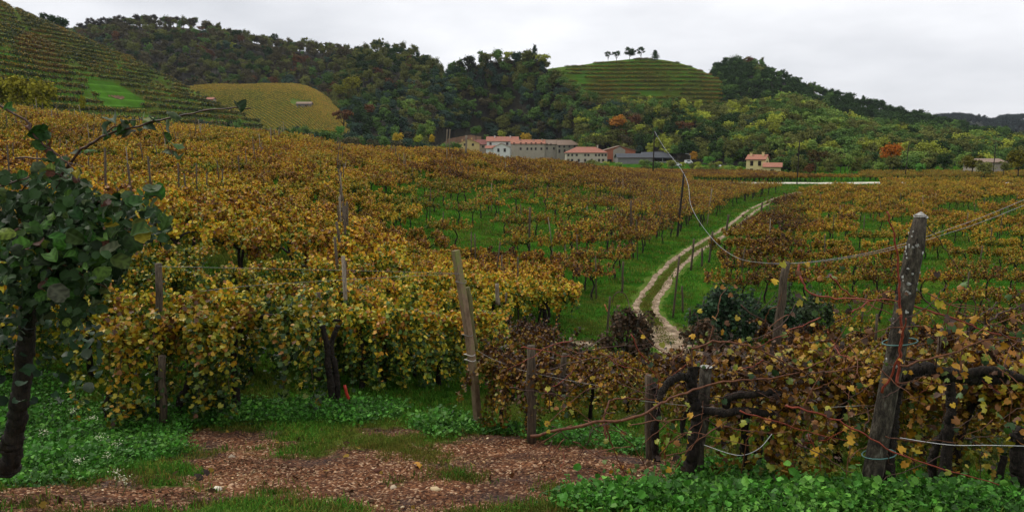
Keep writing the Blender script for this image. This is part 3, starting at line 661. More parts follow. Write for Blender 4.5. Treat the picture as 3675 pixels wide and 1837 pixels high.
def tree_px(k, u, vt, vb, y, col, label, wide=1.0, cat='tree', group=None, name=None):
    b_ = P(u, vb, y); h = (vb - vt) * y / F * 1.06; return put_tree(k, b_ - (0, 0, h * .03), h, np.array(TC[col] if isinstance(col, str) else col), label, cat, group, name, wide)
# on the skyline of the domed hill
tree_px(7, 608, 51.5, 62, 600, 'dark green', 'smallest leaning tree, leftmost of the row on top of the domed vineyard hill', .9)
tree_px(6, 616.5, 50, 62.5, 602, 'dark green', 'airy dark tree second from the left on top of the domed vineyard hill', 1.0)
tree_px(1, 629.5, 46, 60, 605, 'dark green', 'broadest round dark tree on top of the domed vineyard hill', 1.15)
tree_px(7, 641, 47, 59.5, 606, 'dark green', 'open branching tree right of the round one on top of the domed hill', 1.1)
tree_px(9, 655, 50, 60, 607, 'dark green', 'pointed dark conifer standing alone on top of the domed hill', 1.5)
tree_px(8, 577.5, 68, 75, 596, 'green', 'small green bush high on the left flank of the domed hill', .9, 'bush')
# skyline of the terraced hill
for i, (u, vt, vb) in enumerate([(44.5, 12, 23), (51.7, 14, 27), (56.2, 15, 29), (61, 16.5, 31), (64.5, 17, 33)]):
    tree_px([8, 8, 8, 4, 8][i], u, vt, [22, 25.5, 28, 31, 33][i], 462, 'dark green', ['small dark round tree alone on the skyline of the terraced hill', 'dark round tree at the left of the four close together on the terraced hill skyline',
            'dark round tree second of the four close together on the terraced hill skyline', 'narrow dark tree third of the four on the terraced hill skyline', 'lowest dark tree at the downhill end of the four on the terraced hill skyline'][i], .75)
# bare-ish trees against the sky on the ridge
for i, (u, vt, vb) in enumerate([(84, 22, 38), (92, 18.5, 37), (99, 20, 37), (106, 18, 36), (114, 19, 36), (122, 16, 35), (131, 17, 34), (137, 15, 33), (146, 14, 31), (155, 15, 31), (166, 16, 31), (178, 17, 32)]):
    tree_px(6 + i % 2, u, vt, vb, 730, (.05, .042, .03), f'thin half bare tree on the long ridge skyline, {(_ord + ["eleventh from the left", "rightmost"])[i]} of twelve', 1.0, 'tree', 'thin half bare trees along the skyline of the long ridge')
tree_px(1, 358, 46, 58, 640, 'dark green', 'dark round tree sticking up on the skyline at the left end of the knoll', .9)
tree_px(7, 468, 57, 79, 520, (.04, .042, .02), 'spreading open tree with sky showing through it left of the steep hill top', 1.35)
tree_px(6, 487, 51, 70, 530, 'olive', 'airy olive tree on the skyline of the steep hill', .9)
tree_px(6, 508, 50, 66, 530, 'yellow green', 'airy yellowish tree against the sky on the steep hill top', .9)
tree_px(3, 528, 48, 68, 525, 'olive', 'tall olive tree at the highest point of the steep wooded hill', 1.1)
tree_px(6, 543, 52, 72, 520, 'yellow green', 'yellowish feathery tree at the right shoulder of the steep hill', 1.0)
tree_px(0, 352, 74, 98, 505, (.22, .21, .02), 'large bright yellow green tree at the foot of the knoll', 1.0)
tree_px(3, 340, 82, 100, 500, (.19, .19, .025), 'yellow green tree left of the bright one at the foot of the knoll', 1.0)
tree_px(1, 372, 98, 118, 495, (.12, .15, .03), 'pale green tree below the bright yellow green tree', 1.1)
tree_px(6, 344, 107, 132, 415, 'rust brown', 'rust brown airy tree beside the yellow vineyard slope', 1.1)
tree_px(0, 371, 102, 118, 430, 'rust brown', 'round rust brown tree lower on the steep hill', 1.0)
tree_px(0, 341, 124, 139, 330, 'bright green', 'small round bright green tree behind the yellow vines', 1.0)
tree_px(4, 429, 118, 142, 400, 'light green', 'tall light green tree left of the bare earth bank', 1.0)
tree_px(4, 421, 122, 143, 400, 'green', 'slim green tree beside the tall light green one', 1.0)
tree_px(0, 476, 124, 139, 430, 'green', 'dense green tree standing on the bank above the red roofed house', 1.0)
for i, (u, vt) in enumerate([(398, 131), (418, 133), (432, 133)]):
    tree_px([0, 3, 4][i], u, vt, 146, 260, 'golden' if i != 1 else 'yellow green', ['golden shrub at the crest left of the twin stakes', 'yellow green shrub at the crest between two golden shrubs', 'pointed golden shrub at the crest beside the twin stakes'][i], 1.0, 'shrub')
tree_px(3, 617, 113, 132, 425, 'orange', 'broad orange brown tree in the wood above the barns', 1.3)
tree_px(0, 634, 112, 131, 430, 'rust brown', 'rust coloured tree beside the broad orange brown one above the barns', 1.0)
tree_px(0, 526, 131, 146, 470, 'golden', 'golden tree behind the long row of farmhouses', 1.0)
tree_px(1, 579, 132, 150, 455, 'orange', 'orange tree behind the right end of the farmhouse row', 1.0)
tree_px(0, 502, 129, 141, 480, 'yellow green', 'yellowish tree behind the red roofed house', 1.0)
tree_px(4, 693, 149.5, 164, 330, (.42, .22, .035), 'small orange tree between the street lamp and the green shrub', 1.1)
tree_px(8, 709, 155, 165.5, 300, 'bright green', 'spiky bright green shrub right of the small orange tree', 1.0, 'shrub')
tree_px(0, 728.5, 156, 167, 300, 'green', 'round green tree left of the yellow house', 1.1)
tree_px(6, 815, 146, 178, 225, (.075, .055, .02), 'tall dark trunked tree behind the valley road with brown leaves', .9)
tree_px(3, 809, 160, 178, 226, 'rust brown', 'low rust coloured tree beside the tall dark trunked one', .9)
tree_px(0, 890, 140, 168, 250, (.42, .13, .015), 'bright orange tree, the most vivid one beyond the vineyards', .95)
tree_px(2, 893, 155, 172, 240, 'olive', 'olive tree in front of the bright orange tree', 1.3)
tree_px(1, 845, 152, 170, 250, 'light green', 'light green tree left of the bright orange tree', 1.2)
tree_px(8, 920, 162, 172, 225, 'bright green', 'low bright green bush beyond the right hand vineyard', 1.2, 'bush')
tree_px(1, 972, 152, 174, 215, (.12, .11, .015), 'round olive yellow tree left of the half hidden roof', 1.3)
tree_px(8, 984, 160, 176, 200, 'olive', 'low olive bush hiding the left part of the half hidden house', 1.2, 'bush')
tree_px(1, 1003, 159, 175, 205, 'olive', 'round olive bush hiding the right part of the half hidden house', 1.0, 'bush')
tree_px(2, 1018, 148, 175, 190, (.13, .12, .015), 'large round olive tree at the right edge beyond the vineyard', 1.2)
for i, (u, vt, vb, y, w_) in enumerate([(4, 75, 108, 150, 1.0), (24, 73, 110, 148, 1.0), (47, 79, 112, 145, .95), (83, 93, 116, 145, .6), (-22, 72, 108, 150, 1.1)]):
    tree_px([8, 8, 8, 4, 8][i], u, vt, vb, y, (.22, .20, .018), ['yellow green bushy tree at the left edge in front of the terraces', 'second yellow green bushy tree from the left edge below the terraces', 'rightmost of the large yellow green trees below the terraces',
        'narrow yellow green tree standing alone beside the bare vine plot', 'yellow green tree cut by the left edge below the terraces'][i], w_)

# ------------------------------------------------------------------ far vine rows
def hedge_geo(n_, seed, L=2.4, w=.45, h=.55, ls=.32):
    r = np.random.RandomState(seed); g = G(); pos = np.column_stack([r.uniform(-L / 2, L / 2, n_), r.normal(size=n_) * w * .5, .95 + r.normal(size=n_) * h * .45])
    pos[:, 2] = np.abs(pos[:, 2] - .15) + .15
    leaves(g, pos, r.normal(size=(n_, 3)) + (0, 0, .7), ls * (.7 + .6 * r.rand(n_)), DIA, 0, r.rand(n_))
    for x in (-L / 4, L / 4): tube(g, [(x, 0, -.3), (x, 0, 1.0)], .04, 3, 1)
    return g
HV = [hedge_geo(95, 500 + i) for i in range(4)]
def contour_rows(hill, step, hue_fn, name, label):
    S = np.linspace(0, 1, 260); T = np.linspace(.01, .955, 300); SS, TT = np.meshgrid(S, T, indexing='ij')
    te = hill.terr; hill.terr = 0; p = hill.at(SS, TT); hill.terr = te; z = p[..., 2]; lv = np.arange(math.floor(z.min() / step) * step, z.max(), step); pts = []; rot = []; hu = []; va = []
    for l in lv:
        line = []
        for i in range(len(S)):
            k = np.where((z[i, :-1] < l) & (z[i, 1:] >= l))[0]
            line.append(p[i, k[0]] if len(k) else None)
        for a, b_ in zip(line[:-1], line[1:]):
            if a is None or b_ is None: continue
            d = b_ - a; L_ = np.linalg.norm(d)
            if L_ > 14: continue
            m_ = max(1, int(round(L_ / 1.9))); 
            for j in range(m_):
                q_ = a + d * (j + .5) / m_; u, v = proj(*q_); r = hue_fn(float(u), float(v), q_)
                if r is None: continue
                pts.append((q_[0] + rnd.uniform(-.15, .15), q_[1] + rnd.uniform(-.15, .15), l + .05)); rot.append((0, 0, math.atan2(d[1], d[0]) + rnd.uniform(-.1, .1))); hu.append(r[0] + rnd.uniform(-.04, .04)); va.append(r[1] * rnd.uniform(.75, 1.2))
    n_ = len(pts); return stuff(name, label, 'vine rows', HV, [M_vine, M_bark], np.array(pts), np.array(rot), np.column_stack([nr.uniform(1.0, 1.3, n_), nr.uniform(1.2, 1.6, n_), nr.uniform(1.0, 1.5, n_)]), nr.randint(0, 4, n_), np.array(hu), np.array(va))
def inpoly(u, v, poly):
    c = False; j = len(poly) - 1
    for i in range(len(poly)):
        (a, b_), (c_, d_) = poly[i], poly[j]
        if (b_ > v) != (d_ > v) and u < (c_ - a) * (v - b_) / (d_ - b_ + 1e-9) + a: c = not c
        j = i
    return c
LAWN = [(84, 78), (112, 82), (128, 90), (155, 108), (105, 108), (92, 92)]
def hueA(u, v, q_):
    if u < -60 or u > 270: return None
    if inpoly(u, v, LAWN) : return None
    if inpoly(u, v, [(60, 60), (72, 60), (108, 84), (84, 84)]) and rnd.random() < .7: return None
    if inpoly(u, v, [(36, 30), (44, 34), (68, 76), (40, 76), (12, 40)]): return (.62, .6)
    if inpoly(u, v, [(45, 78), (80, 78), (105, 108), (70, 108)]): return (.3, .4) if rnd.random() < .35 else None
    if abs((u - 20) - (v - 20) * .62) < 2.0: return None
    if rnd.random() < .06 + .5 * (float(vnoise(u / 12, v / 6, 33)) > .74): return None
    return (.19 + .09 * math.sin(u / 17.0 + v / 9.0), .62)
contour_rows(HA, 3.1, hueA, 'terraced_vines', 'green and brown vine rows along the terraces of the left hill')
def hueE(u, v, q_):
    if u < 566 or u > 722: return None
    if inpoly(u, v, [(640, 93), (680, 92), (680, 96), (640, 97)]) or inpoly(u, v, [(565, 74), (600, 82), (590, 86), (560, 78)]): return None
    if abs(u - 623 + (v - 75) * .3) < 1.5 and rnd.random() < .8: return None
    if u > 700 + (v - 80) * .5: return (.40, .8)
    if rnd.random() < .08 + .4 * (float(vnoise(u / 14, v / 5, 31)) > .72): return None
    return (.22 + .06 * math.sin(u / 23.0), .85)
contour_rows(HE, 3.3, hueE, 'dome_vines', 'green vine rows ringing the domed hill')
pts, rot, hu = [], [], []
for k_ in np.arange(-1.0, 2.0, .020):    # rows running aslant down the yellow slope
    pr = None
    for j in range(110):
        T_ = j / 110; S_ = k_ + .55 * (1 - T_)
        if not 0 <= S_ <= 1 or T_ < .02: pr = None; continue
        q_ = HC.at([S_], [T_])[0]; u, v = proj(*q_)
        if inpoly(float(u), float(v), [(290, 101), (294, 100), (312, 102), (313, 106), (293, 106)]): pr = None; continue
        if pr is not None:
            d = q_ - pr; pts.append(q_); rot.append((0, -math.asin(max(-1, min(1, d[2] / (np.linalg.norm(d) + 1e-6)))), math.atan2(d[1], d[0]))); hu.append(.43 + (.05 if v < 92 else 0) - (.14 if u < 262 and v > 90 else 0) - (.05 if 262 < u < 285 and v > 95 else 0))
        pr = q_
n_ = len(pts); stuff('yellow_slope_vines', 'yellow vine rows running aslant down the small slope', 'vine rows', HV, [M_vine, M_bark], np.array(pts), np.array(rot), nr.uniform(.62, .85, n_), nr.randint(0, 4, n_), np.array(hu), nr.uniform(1.1, 1.5, n_))
# the mown green and its bare patches
def drape(name, hill, poly, mat, lift, label, ns=60, parent=None):
    S = np.linspace(0, 1, 400); T = np.linspace(.0, .6, 240); SS, TT = np.meshgrid(S, T, indexing='ij'); p = hill.at(SS, TT); u, v = proj(p[..., 0], p[..., 1], p[..., 2])
    ok = np.array([[inpoly(u[i, j], v[i, j], poly) for j in range(u.shape[1])] for i in range(u.shape[0])]) if False else None
    ins = np.zeros(u.shape, bool); us, vs_ = [a for a, _ in poly], [a for _, a in poly]
    cand = (u > min(us)) & (u < max(us)) & (v > min(vs_)) & (v < max(vs_)); ii, jj = np.where(cand)
    for a, b_ in zip(ii, jj): ins[a, b_] = inpoly(u[a, b_], v[a, b_], poly)
    Iq = np.arange(u.size).reshape(u.shape); qm = ins[:-1, :-1] & ins[1:, :-1] & ins[1:, 1:] & ins[:-1, 1:]
    qq = np.stack([Iq[:-1, :-1][qm], Iq[1:, :-1][qm], Iq[1:, 1:][qm], Iq[:-1, 1:][qm]], -1)
    if not len(qq): return None
    used, inv = np.unique(qq.ravel(), return_inverse=True); Vv = p.reshape(-1, 3)[used] + (0, -.1, lift); qq = inv.reshape(-1, 4)
    return tag(link(name, raw_mesh(name, Vv, np.concatenate([qq[:, [0, 1, 2]], qq[:, [0, 2, 3]]]), mat)), label, kind='structure')
M_lawn = noise_mat('mown_grass', (.055, .13, .012), (.085, .22, .016), .12, .9, .2, bscale=2, spec=.03)
M_bare = noise_mat('bare_earth', (.16, .09, .05), (.26, .15, .09), .3, .95, .2)
drape('mown_meadow', HA, LAWN, M_lawn, .3, 'bright green mown meadow between the terraces')
drape('earth_patch', HA, [(102, 95), (112, 95.5), (122, 96), (128, 99), (122, 101), (110, 98)], M_bare, .5, 'bare brown earth patch on the bright meadow')
drape('earth_bank', HD, [(440, 146), (448, 139), (470, 135), (482, 137), (482, 143), (460, 147), (445, 149)], M_bare, .4, 'bare brown earth bank left of the village')
# ------------------------------------------------------------------ village
M_plaster = {c: noise_mat('plaster_' + c, tuple(a * .85 for a in v), v, .6, .9, .1) for c, v in
             {'yellow': (.62, .46, .20), 'white': (.72, .70, .66), 'stone': (.42, .36, .28), 'old': (.33, .29, .23), 'cream': (.52, .45, .35), 'grey': (.22, .21, .20), 'brick': (.38, .13, .07), 'pale_yellow': (.80, .66, .32)}.items()}
def roof_mat(name, a, b_): return noise_mat(name, a, b_, 1.6, .85, .5, stretch=(6, .7, 1), bscale=8)
M_roof = {'orange': roof_mat('orange_tiles', (.26, .10, .06), (.42, .19, .12)), 'red': roof_mat('red_tiles', (.40, .07, .045), (.52, .12, .08)), 'dark': roof_mat('dark_red_tiles', (.16, .06, .05), (.26, .10, .08)),
          'brown': roof_mat('brown_tiles', (.17, .12, .09), (.30, .21, .15)), 'slate': roof_mat('slate_sheet', (.045, .05, .06), (.08, .085, .095)), 'red2': roof_mat('terracotta_tiles', (.22, .08, .05), (.44, .19, .13))}
M_glass = plain('dark_window', (.012, .014, .018), .15, 0, .5); M_frame = plain('window_frame', (.10, .06, .04), .7); M_shut = plain('brown_shutter', (.13, .045, .03), .7)
M_metal = plain('grey_metal', (.35, .36, .38), .45, .6); M_door = plain('wooden_door', (.12, .06, .035), .7)
wg = G(); box(wg, -.42, .42, -.10, .12, -.62, .62, 0); box(wg, -.52, .52, -.14, .06, -.72, -.64, 1); box(wg, -.52, -.44, -.14, .05, -.62, .66, 1); box(wg, .44, .52, -.14, .05, -.62, .66, 1)
box(wg, -.52, .52, -.14, .05, .64, .74, 1); box(wg, -.03, .03, -.13, -.08, -.62, .62, 1)
ME_win = wg.mesh('window', [M_glass, M_frame], False)
def building(name, label, u0, u1, vr, ve, vb, y, depth, style, wall, roof, wins=(), yaw=0, chims=(), cat='house', over=.5, extra=None, side_wins=(), wall2=None):
    """walls seen between columns u0 and u1; ridge, eaves and foot at their heights; front face at distance y"""
    W_ = (u1 - u0) * y / F; c = P((u0 + u1) / 2, vb, y); zr = P(512, vr, y)[2]; ze = P(512, ve, y)[2]; zb = c[2]
    e = thing(name, (float(c[0]), y, float(zb)), label, cat, rot=(0, 0, yaw)); hw = W_ / 2; he = ze - zb; hr = zr - zb; D = depth
    g = G(); box(g, -hw, hw, 0, D, -6, he)
    def tri(*p3): g.add(np.array(p3), [(0, 1, 2)], 0)
    if style == 'front':   # gable faces the front
        tri((-hw, 0, he), (hw, 0, he), (0, 0, hr)); tri((hw, D, he), (-hw, D, he), (0, D, hr))
    elif style == 'side':
        tri((-hw, 0, he), (-hw, D / 2, hr), (-hw, D, he)); tri((hw, 0, he), (hw, D, he), (hw, D / 2, hr))
    link('wall', g.mesh('wall', M_plaster[wall], False), e)
    r = G(); o = over; th = .22
    def slab(a, b_, c_, d_):
        V = np.array([a, b_, c_, d_], float); V2 = V + (0, 0, th); q_ = [V[0], V[1], V[2], V[3], V2[0], V2[1], V2[2], V2[3]]
        Fc = [(0, 2, 1), (0, 3, 2), (4, 5, 6), (4, 6, 7)] + [x for i in range(4) for x in ((i, (i + 1) % 4, 4 + (i + 1) % 4), (i, 4 + (i + 1) % 4, 4 + i))]
        V = np.array(q_)[np.array(Fc).ravel()]; r.add(V, np.arange(len(V)).reshape(-1, 3), 0)
    sl = (hr - he)
    if style == 'front':
        k = o / hw * sl
        slab((-hw - o, -o, he - k), (0, -o, hr), (0, D + o, hr), (-hw - o, D + o, he - k)); slab((0, -o, hr), (hw + o, -o, he - k), (hw + o, D + o, he - k), (0, D + o, hr))
    elif style == 'side':
        k = o / (D / 2) * sl
        slab((-hw - o, -o, he - k), (hw + o, -o, he - k), (hw + o, D / 2, hr), (-hw - o, D / 2, hr)); slab((-hw - o, D / 2, hr), (hw + o, D / 2, hr), (hw + o, D + o, he - k), (-hw - o, D + o, he - k))
    elif style == 'hip':
        i = min(hw * .9, D / 2); k = o / (D / 2) * sl
        slab((-hw - o, -o, he - k), (hw + o, -o, he - k), (hw - i, D / 2, hr), (-hw + i, D / 2, hr)); slab((-hw + i, D / 2, hr), (hw - i, D / 2, hr), (hw + o, D + o, he - k), (-hw - o, D + o, he - k))
        slab((hw + o, -o, he - k), (hw + o, D + o, he - k), (hw - i, D / 2 + .01, hr), (hw - i, D / 2, hr)); slab((-hw - o, D + o, he - k), (-hw - o, -o, he - k), (-hw + i, D / 2, hr), (-hw + i, D / 2 + .01, hr))
    elif style == 'righthip':
        i = min(hw * .9, D / 2); k = o / (D / 2) * sl
        slab((-hw, -o, he - k), (hw + o, -o, he - k), (hw - i, D / 2, hr), (-hw, D / 2, hr)); slab((-hw, D / 2, hr), (hw - i, D / 2, hr), (hw + o, D + o, he - k), (-hw, D + o, he - k))
        slab((hw + o, -o, he - k), (hw + o, D + o, he - k), (hw - i, D / 2 + .01, hr), (hw - i, D / 2, hr))
    rf = link('roof', r.mesh('roof', M_roof[roof], False), e)
    gt = G(); tube(gt, [(-hw - o, -o - .06, he - .15), (hw + o, -o - .06, he - .15)], .09, 5)
    if style != 'front': link('gutter', gt.mesh('gutter', M_frame), e)
    for (fx, dz) in chims:
        cg = G(); x = -hw + fx * W_; zt = dz; box(cg, x - .35, x + .35, D / 2 - 1.3, D / 2 - .6, he, hr + zt); box(cg, x - .48, x + .48, D / 2 - 1.43, D / 2 - .47, hr + zt + .002, hr + zt + .16)
        link('chimney', cg.mesh('chimney', M_plaster[wall], False), rf)
    for (fx, z, w, h) in wins:
        ww = link('window', ME_win, e, loc=(-hw + fx * W_, 0, z), scale=(w / .72, 1, h / 1.1))
    for (fy, z, w, h) in side_wins:
        link('window', ME_win, e, loc=(hw, fy * D, z), rot=(0, 0, math.pi / 2), scale=(w / .72, 1, h / 1.1))
    return e, hw, he, hr, D
building('yellow_house', 'yellow gabled house with two chimneys at the left end of the village', 459, 479, 138.6, 142.8, 153, 440, 10, 'front', 'yellow', 'orange', [(.3, 5, .9, 1.1), (.7, 5, .9, 1.1)], chims=((.15, -.3), (.62, .8)))
building('low_farmhouse', 'low farmhouse with a dark red roof between the yellow and the white house', 475.5, 488, 139.6, 144, 153, 455, 9, 'side', 'stone', 'dark', [(.6, 4.0, .8, 1.0)])
building('red_roofed_house', 'large white house under a bright red roof', 487, 518, 136.5, 141.0, 153.5, 450, 11, 'side', 'white', 'red2', [(.12, 6.0, .9, 1.2), (.65, 6.0, 1.0, 1.3), (.85, 6.0, .9, 1.2)], chims=((.25, .7), (.75, .6)))
building('white_gabled_house', 'small white gabled house in front of the bright red roof', 493.5, 510, 143.3, 147.0, 154, 425, 9, 'front', 'white', 'orange', [(.3, 2.3, .9, 1.5), (.68, 2.3, .9, 1.5)])
building('lean_to_house', 'low white annex with a terracotta roof left of the white gabled house', 486, 494.5, 145.6, 148, 154, 428, 8, 'side', 'white', 'red2', ())
w1 = [(x, 5.6, .75, 1.0) for x in (.08, .28, .44, .6, .73, .9)] + [(x, 2.6, .75, 1.1) for x in (.28, .48, .6, .73, .9)]
building('long_farmhouse', 'longest farmhouse of the stone row, orange tiles and six upper windows', 511.5, 544.5, 139.5, 143.4, 153, 440, 10, 'side', 'stone', 'orange', w1, chims=((.26, .3), (.66, .3), (.93, .5)))
building('middle_farmhouse', 'narrow farmhouse in the middle of the stone row with mossy brown roof', 544.8, 556.8, 139.7, 143.9, 153, 441, 10, 'side', 'old', 'brown', [(.18, 5.2, .7, .9), (.5, 5.2, .7, .9), (.18, 2.8, .7, 1.1), (.75, 2.8, .7, 1.1)])
building('end_farmhouse', 'right end farmhouse of the stone row with hipped brown roof', 557.1, 580.5, 139.9, 144.6, 155, 437, 10.5, 'righthip', 'old', 'brown', [(.1, 5.0, .75, 1.0), (.3, 5.0, .75, 1.0), (.52, 5.0, .75, 1.0), (.74, 5.0, .75, 1.0), (.1, 2.4, .75, 1.6), (.32, 2.4, .75, 1.6), (.55, 2.4, .8, 1.4)])
w2 = [(x, 4.2, .7, .9) for x in (.05, .14, .25, .46, .54, .72, .8, .88, .96)] + [(x, 1.5, .75, 1.1) for x in (.05, .14, .3, .46, .62, .8, .9)]
building('terracotta_farmhouse', 'farmhouse with broad hipped terracotta roof in front of the stone row', 566.5, 607, 147.0, 152.3, 163, 385, 11, 'hip', 'cream', 'red2', w2, chims=((.47, -.4), (.78, 1.0)))
e, hw, he, hr, D = building('brick_barn', 'plastered barn with brick ends and a wide gable behind the grey sheds', 604, 635, 145.8, 150.2, 164, 400, 12, 'front', 'brick', 'brown', [(.48, 1.2, .8, 1.0)], cat='barn', over=.7)
g = G(); box(g, -hw * .42, hw * .35, -.15, .0, -5, he + .3); g.add([(-hw * .42, -.15, he + .3), (hw * .35, -.15, he + .3), (0, -.15, hr - .25)], [(0, 1, 2)]); link('plaster_panel', g.mesh('plaster_panel', M_plaster['old'], False), e)
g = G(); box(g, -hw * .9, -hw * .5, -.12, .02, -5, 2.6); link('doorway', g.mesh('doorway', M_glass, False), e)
building('grey_shed', 'grey windowless shed with a low slate roof', 618, 652, 153.6, 157.2, 165.5, 372, 10, 'side', 'grey', 'slate', (), cat='shed', over=.6)
e = thing('open_barn', tuple(P(657, 165, 385)), 'open sided barn with dark slate roof on pale pillars', 'barn'); z0 = e.location.z
def rel(u, v, y, o): q_ = P(u, v, y); return (float(q_[0] - o.location.x), float(q_[1] - o.location.y), float(q_[2] - o.location.z))
g = G(); a, b_ = rel(640, 157, 382, e), rel(675, 157.4, 382, e); c_, d_ = rel(641, 151.8, 390, e), rel(664, 151.4, 390, e)
V = np.array([a, b_, d_, c_]); Vb = V - (0, 0, .35); VV = np.concatenate([V, Vb, [(a[0], 18, a[2]), (b_[0], 18, b_[2])]])
g.add(VV[[0, 1, 2, 0, 2, 3, 5, 4, 6, 5, 6, 7, 0, 4, 5, 0, 5, 1, 1, 5, 6, 1, 6, 2, 3, 2, 9, 3, 9, 8]], np.arange(30).reshape(-1, 3), 0); link('roof', g.mesh('roof', M_roof['slate'], False), e)
g = G(); box(g, a[0] + 1, b_[0] - .5, .0, .3, -6, 2.0); link('parapet', g.mesh('parapet', M_plaster['white'], False), e)
for u in (642, 652, 662.5, 673):
    g = G(); x = rel(u, 160, 385, e)[0]; box(g, x - .2, x + .2, -.25, -.01, -5, a[2] - .1); link('pillar', g.mesh('pillar', M_plaster['white'], False), e)
g = G(); box(g, a[0] + 1, b_[0] - .5, 7, 7.3, -6, a[2] + .2); link('rear_wall', g.mesh('rear_wall', M_frame, False), e)
building('pale_yellow_house', 'pale yellow house standing alone beyond the vineyard with two shuttered windows', 746, 764, 154.8, 159.2, 174, 270, 8, 'side', 'pale_yellow', 'orange', [(.3, 3.9, .75, 1.35), (.72, 3.9, .75, 1.35), (.3, 1.1, .75, 1.35)], yaw=-.5,
         chims=((.15, .6), (.8, .9)), side_wins=((.5, 3.9, .7, 1.2),), over=.35)
building('yellow_annex', 'low annex with a red roof at the right of the pale yellow house', 764, 780, 163.0, 166.6, 174, 262, 6, 'side', 'pale_yellow', 'orange', [(.5, 1.0, .8, 1.1)], yaw=-.35)
building('stone_hut', 'small dark stone hut on the yellow vineyard slope', 296.5, 311, 101.6, 103.6, 107, float(on_hill(HC, 303, 105.5)[1]) - 3, 5, 'side', 'grey', 'brown', [(.2, .7, 1.0, .9), (.7, .7, 1.4, .9)], cat='hut', over=.3)
building('red_hut', 'tiny red roofed hut at the foot of the terraced hill', 206, 213, 97.3, 99.2, 102, float(on_hill(HA, 209, 101)[1]) - 3, 4, 'side', 'old', 'red2', (), cat='hut', over=.3)
building('half_hidden_house', 'half hidden house with a pale low roof behind the trees at the right', 978, 1004, 159.0, 162.0, 172, 235, 8, 'side', 'old', 'brown', (), over=.5)
# street lamp, cars, poles
lp = hit(686, 171); lb_ = P(690, 166, 330); e = thing('street_lamp', tuple(lb_), 'curved grey street lamp left of the small orange tree', 'street lamp')
g = G(); tube(g, spline([(0, 0, -1), (0, 0, 3), (0, 0, 4.4), (-.4, 0, 5.1), (-1.6, 0, 5.5)], 4), .09, 6); link('pole', g.mesh('pole', M_metal), e)
g = G(); box(g, -2.3, -1.5, -.15, .15, 5.42, 5.55); link('lamp_head', g.mesh('lamp_head', M_metal, False), e)
M_carw = plain('white_car_paint', (.75, .75, .76), .25, 0, .6); M_tyre = plain('tyre', (.02, .02, .02), .8)
def car(u, v, y, L, Hh, label, name, van=False):
    b0 = P(u, v, y); e = thing(name, tuple(b0), label, 'van' if van else 'car', rot=(0, 0, .15)); g = G()
    prof = [(-.5, .12), (-.5, .55), (-.44, .62), (-.3, .95 if not van else 1), (.1, .97 if not van else 1), (.28, .6), (.48, .52), (.5, .15)] if not van else [(-.5, .12), (-.5, .98), (.25, 1), (.38, .6), (.5, .5), (.5, .12)]
    V = [(x * L, s * .85, z * Hh) for s in (-1, 1) for x, z in prof]; k = len(prof); Fc = []
    for i in range(1, k - 1): Fc += [(0, i + 1, i), (k, k + i, k + i + 1)]
    for i in range(k): j = (i + 1) % k; Fc += [(i, j, k + j), (i, k + j, k + i)]
    V = np.array(V)[np.array(Fc).ravel()]; g.add(V, np.arange(len(V)).reshape(-1, 3)); link('body', g.mesh('body', M_carw, False), e)
    g = G(); box(g, -.3 * L, .12 * L, -.87, .87, .62 * Hh, .88 * Hh); link('windows', g.mesh('windows', M_glass, False), e)
    for x in (-.32, .32):
        for s in (-1, 1):
            g = G(); tube(g, [(x * L, s * .6, .32), (x * L, s * .88, .32)], .33, 10); link('wheel', g.mesh('wheel', M_tyre), e)
car(676.5, 165.6, 330, 4.2, 1.5, 'white car parked beside the open barn', 'parked_car')
car(688.5, 163.4, 345, 3.4, 1.7, 'small white van at the foot of the small orange tree', 'parked_van', True)
g = G(); a = P(711, 165.5, 310); b_ = P(721, 165.8, 310); tube(g, [a, b_], .45, 8); o = link('water_trough', g.mesh('water_trough', M_carw)); tag(o, 'long white trough lying in the grass left of the yellow house', 'trough')

def pole(ut, vt, ub, vb, y, r, mat, label, cat='post', name='wooden_post', group=None, seg=8, cap=True):
    t_, b_ = P(ut, vt, y), P(ub, vb, y); b_ = b_ - (t_ - b_) * .06; e = None
    k = 6; s = np.linspace(0, 1, k)[:, None]; pts = b_ + (t_ - b_) * s; pts[1:-1, :2] += nr.normal(size=(k - 2, 2)) * r * .15
    g = G(); tube(g, pts - b_, r * (1.08 - .16 * s[:, 0]), seg); o = link(name, g.mesh(name, mat), loc=tuple(b_))
    return tag(o, label, cat, group)
M_pole_dark = noise_mat('dark_pole', (.015, .012, .01), (.04, .032, .025), 5, .9, .3, stretch=(4, 4, .5))
pole(1647 * .3975, 131, 1643 * .3975, 168.5, 160, .13, M_pole_dark, 'tall dark pole before the open barn with a cable at its top', 'utility pole', 'utility_pole')
pole(684, 173, 676.5, 243, 70, .11, M_pole_dark, 'tall leaning pole in the brown vines where the cable bends', 'utility pole', 'utility_pole')
pole(799.7, 140.5, 797, 182, 185, .13, M_pole_dark, 'dark pole beside the tall dark trunked tree at the road', 'utility pole', 'utility_pole')
pole(909, 143, 905.5, 172, 200, .11, M_pole_dark, 'dark pole right of the bright orange tree', 'utility pole', 'utility_pole')
pole(996, 143.5, 993, 172, 200, .11, M_pole_dark, 'dark pole in front of the half hidden house', 'utility pole', 'utility_pole')
pole(447.2, 129, 446.2, 146, 98, .065, M_post_pale, 'left one of the twin pale stakes standing above the vines at the crest', 'post')
pole(450, 129, 449, 146, 98, .065, M_post_pale, 'right one of the twin pale stakes standing above the vines at the crest', 'post')
pole(466.5, 135, 466, 152, 95, .13, M_post_pale, 'thick pale stake at the crest in front of the farmhouses', 'post')
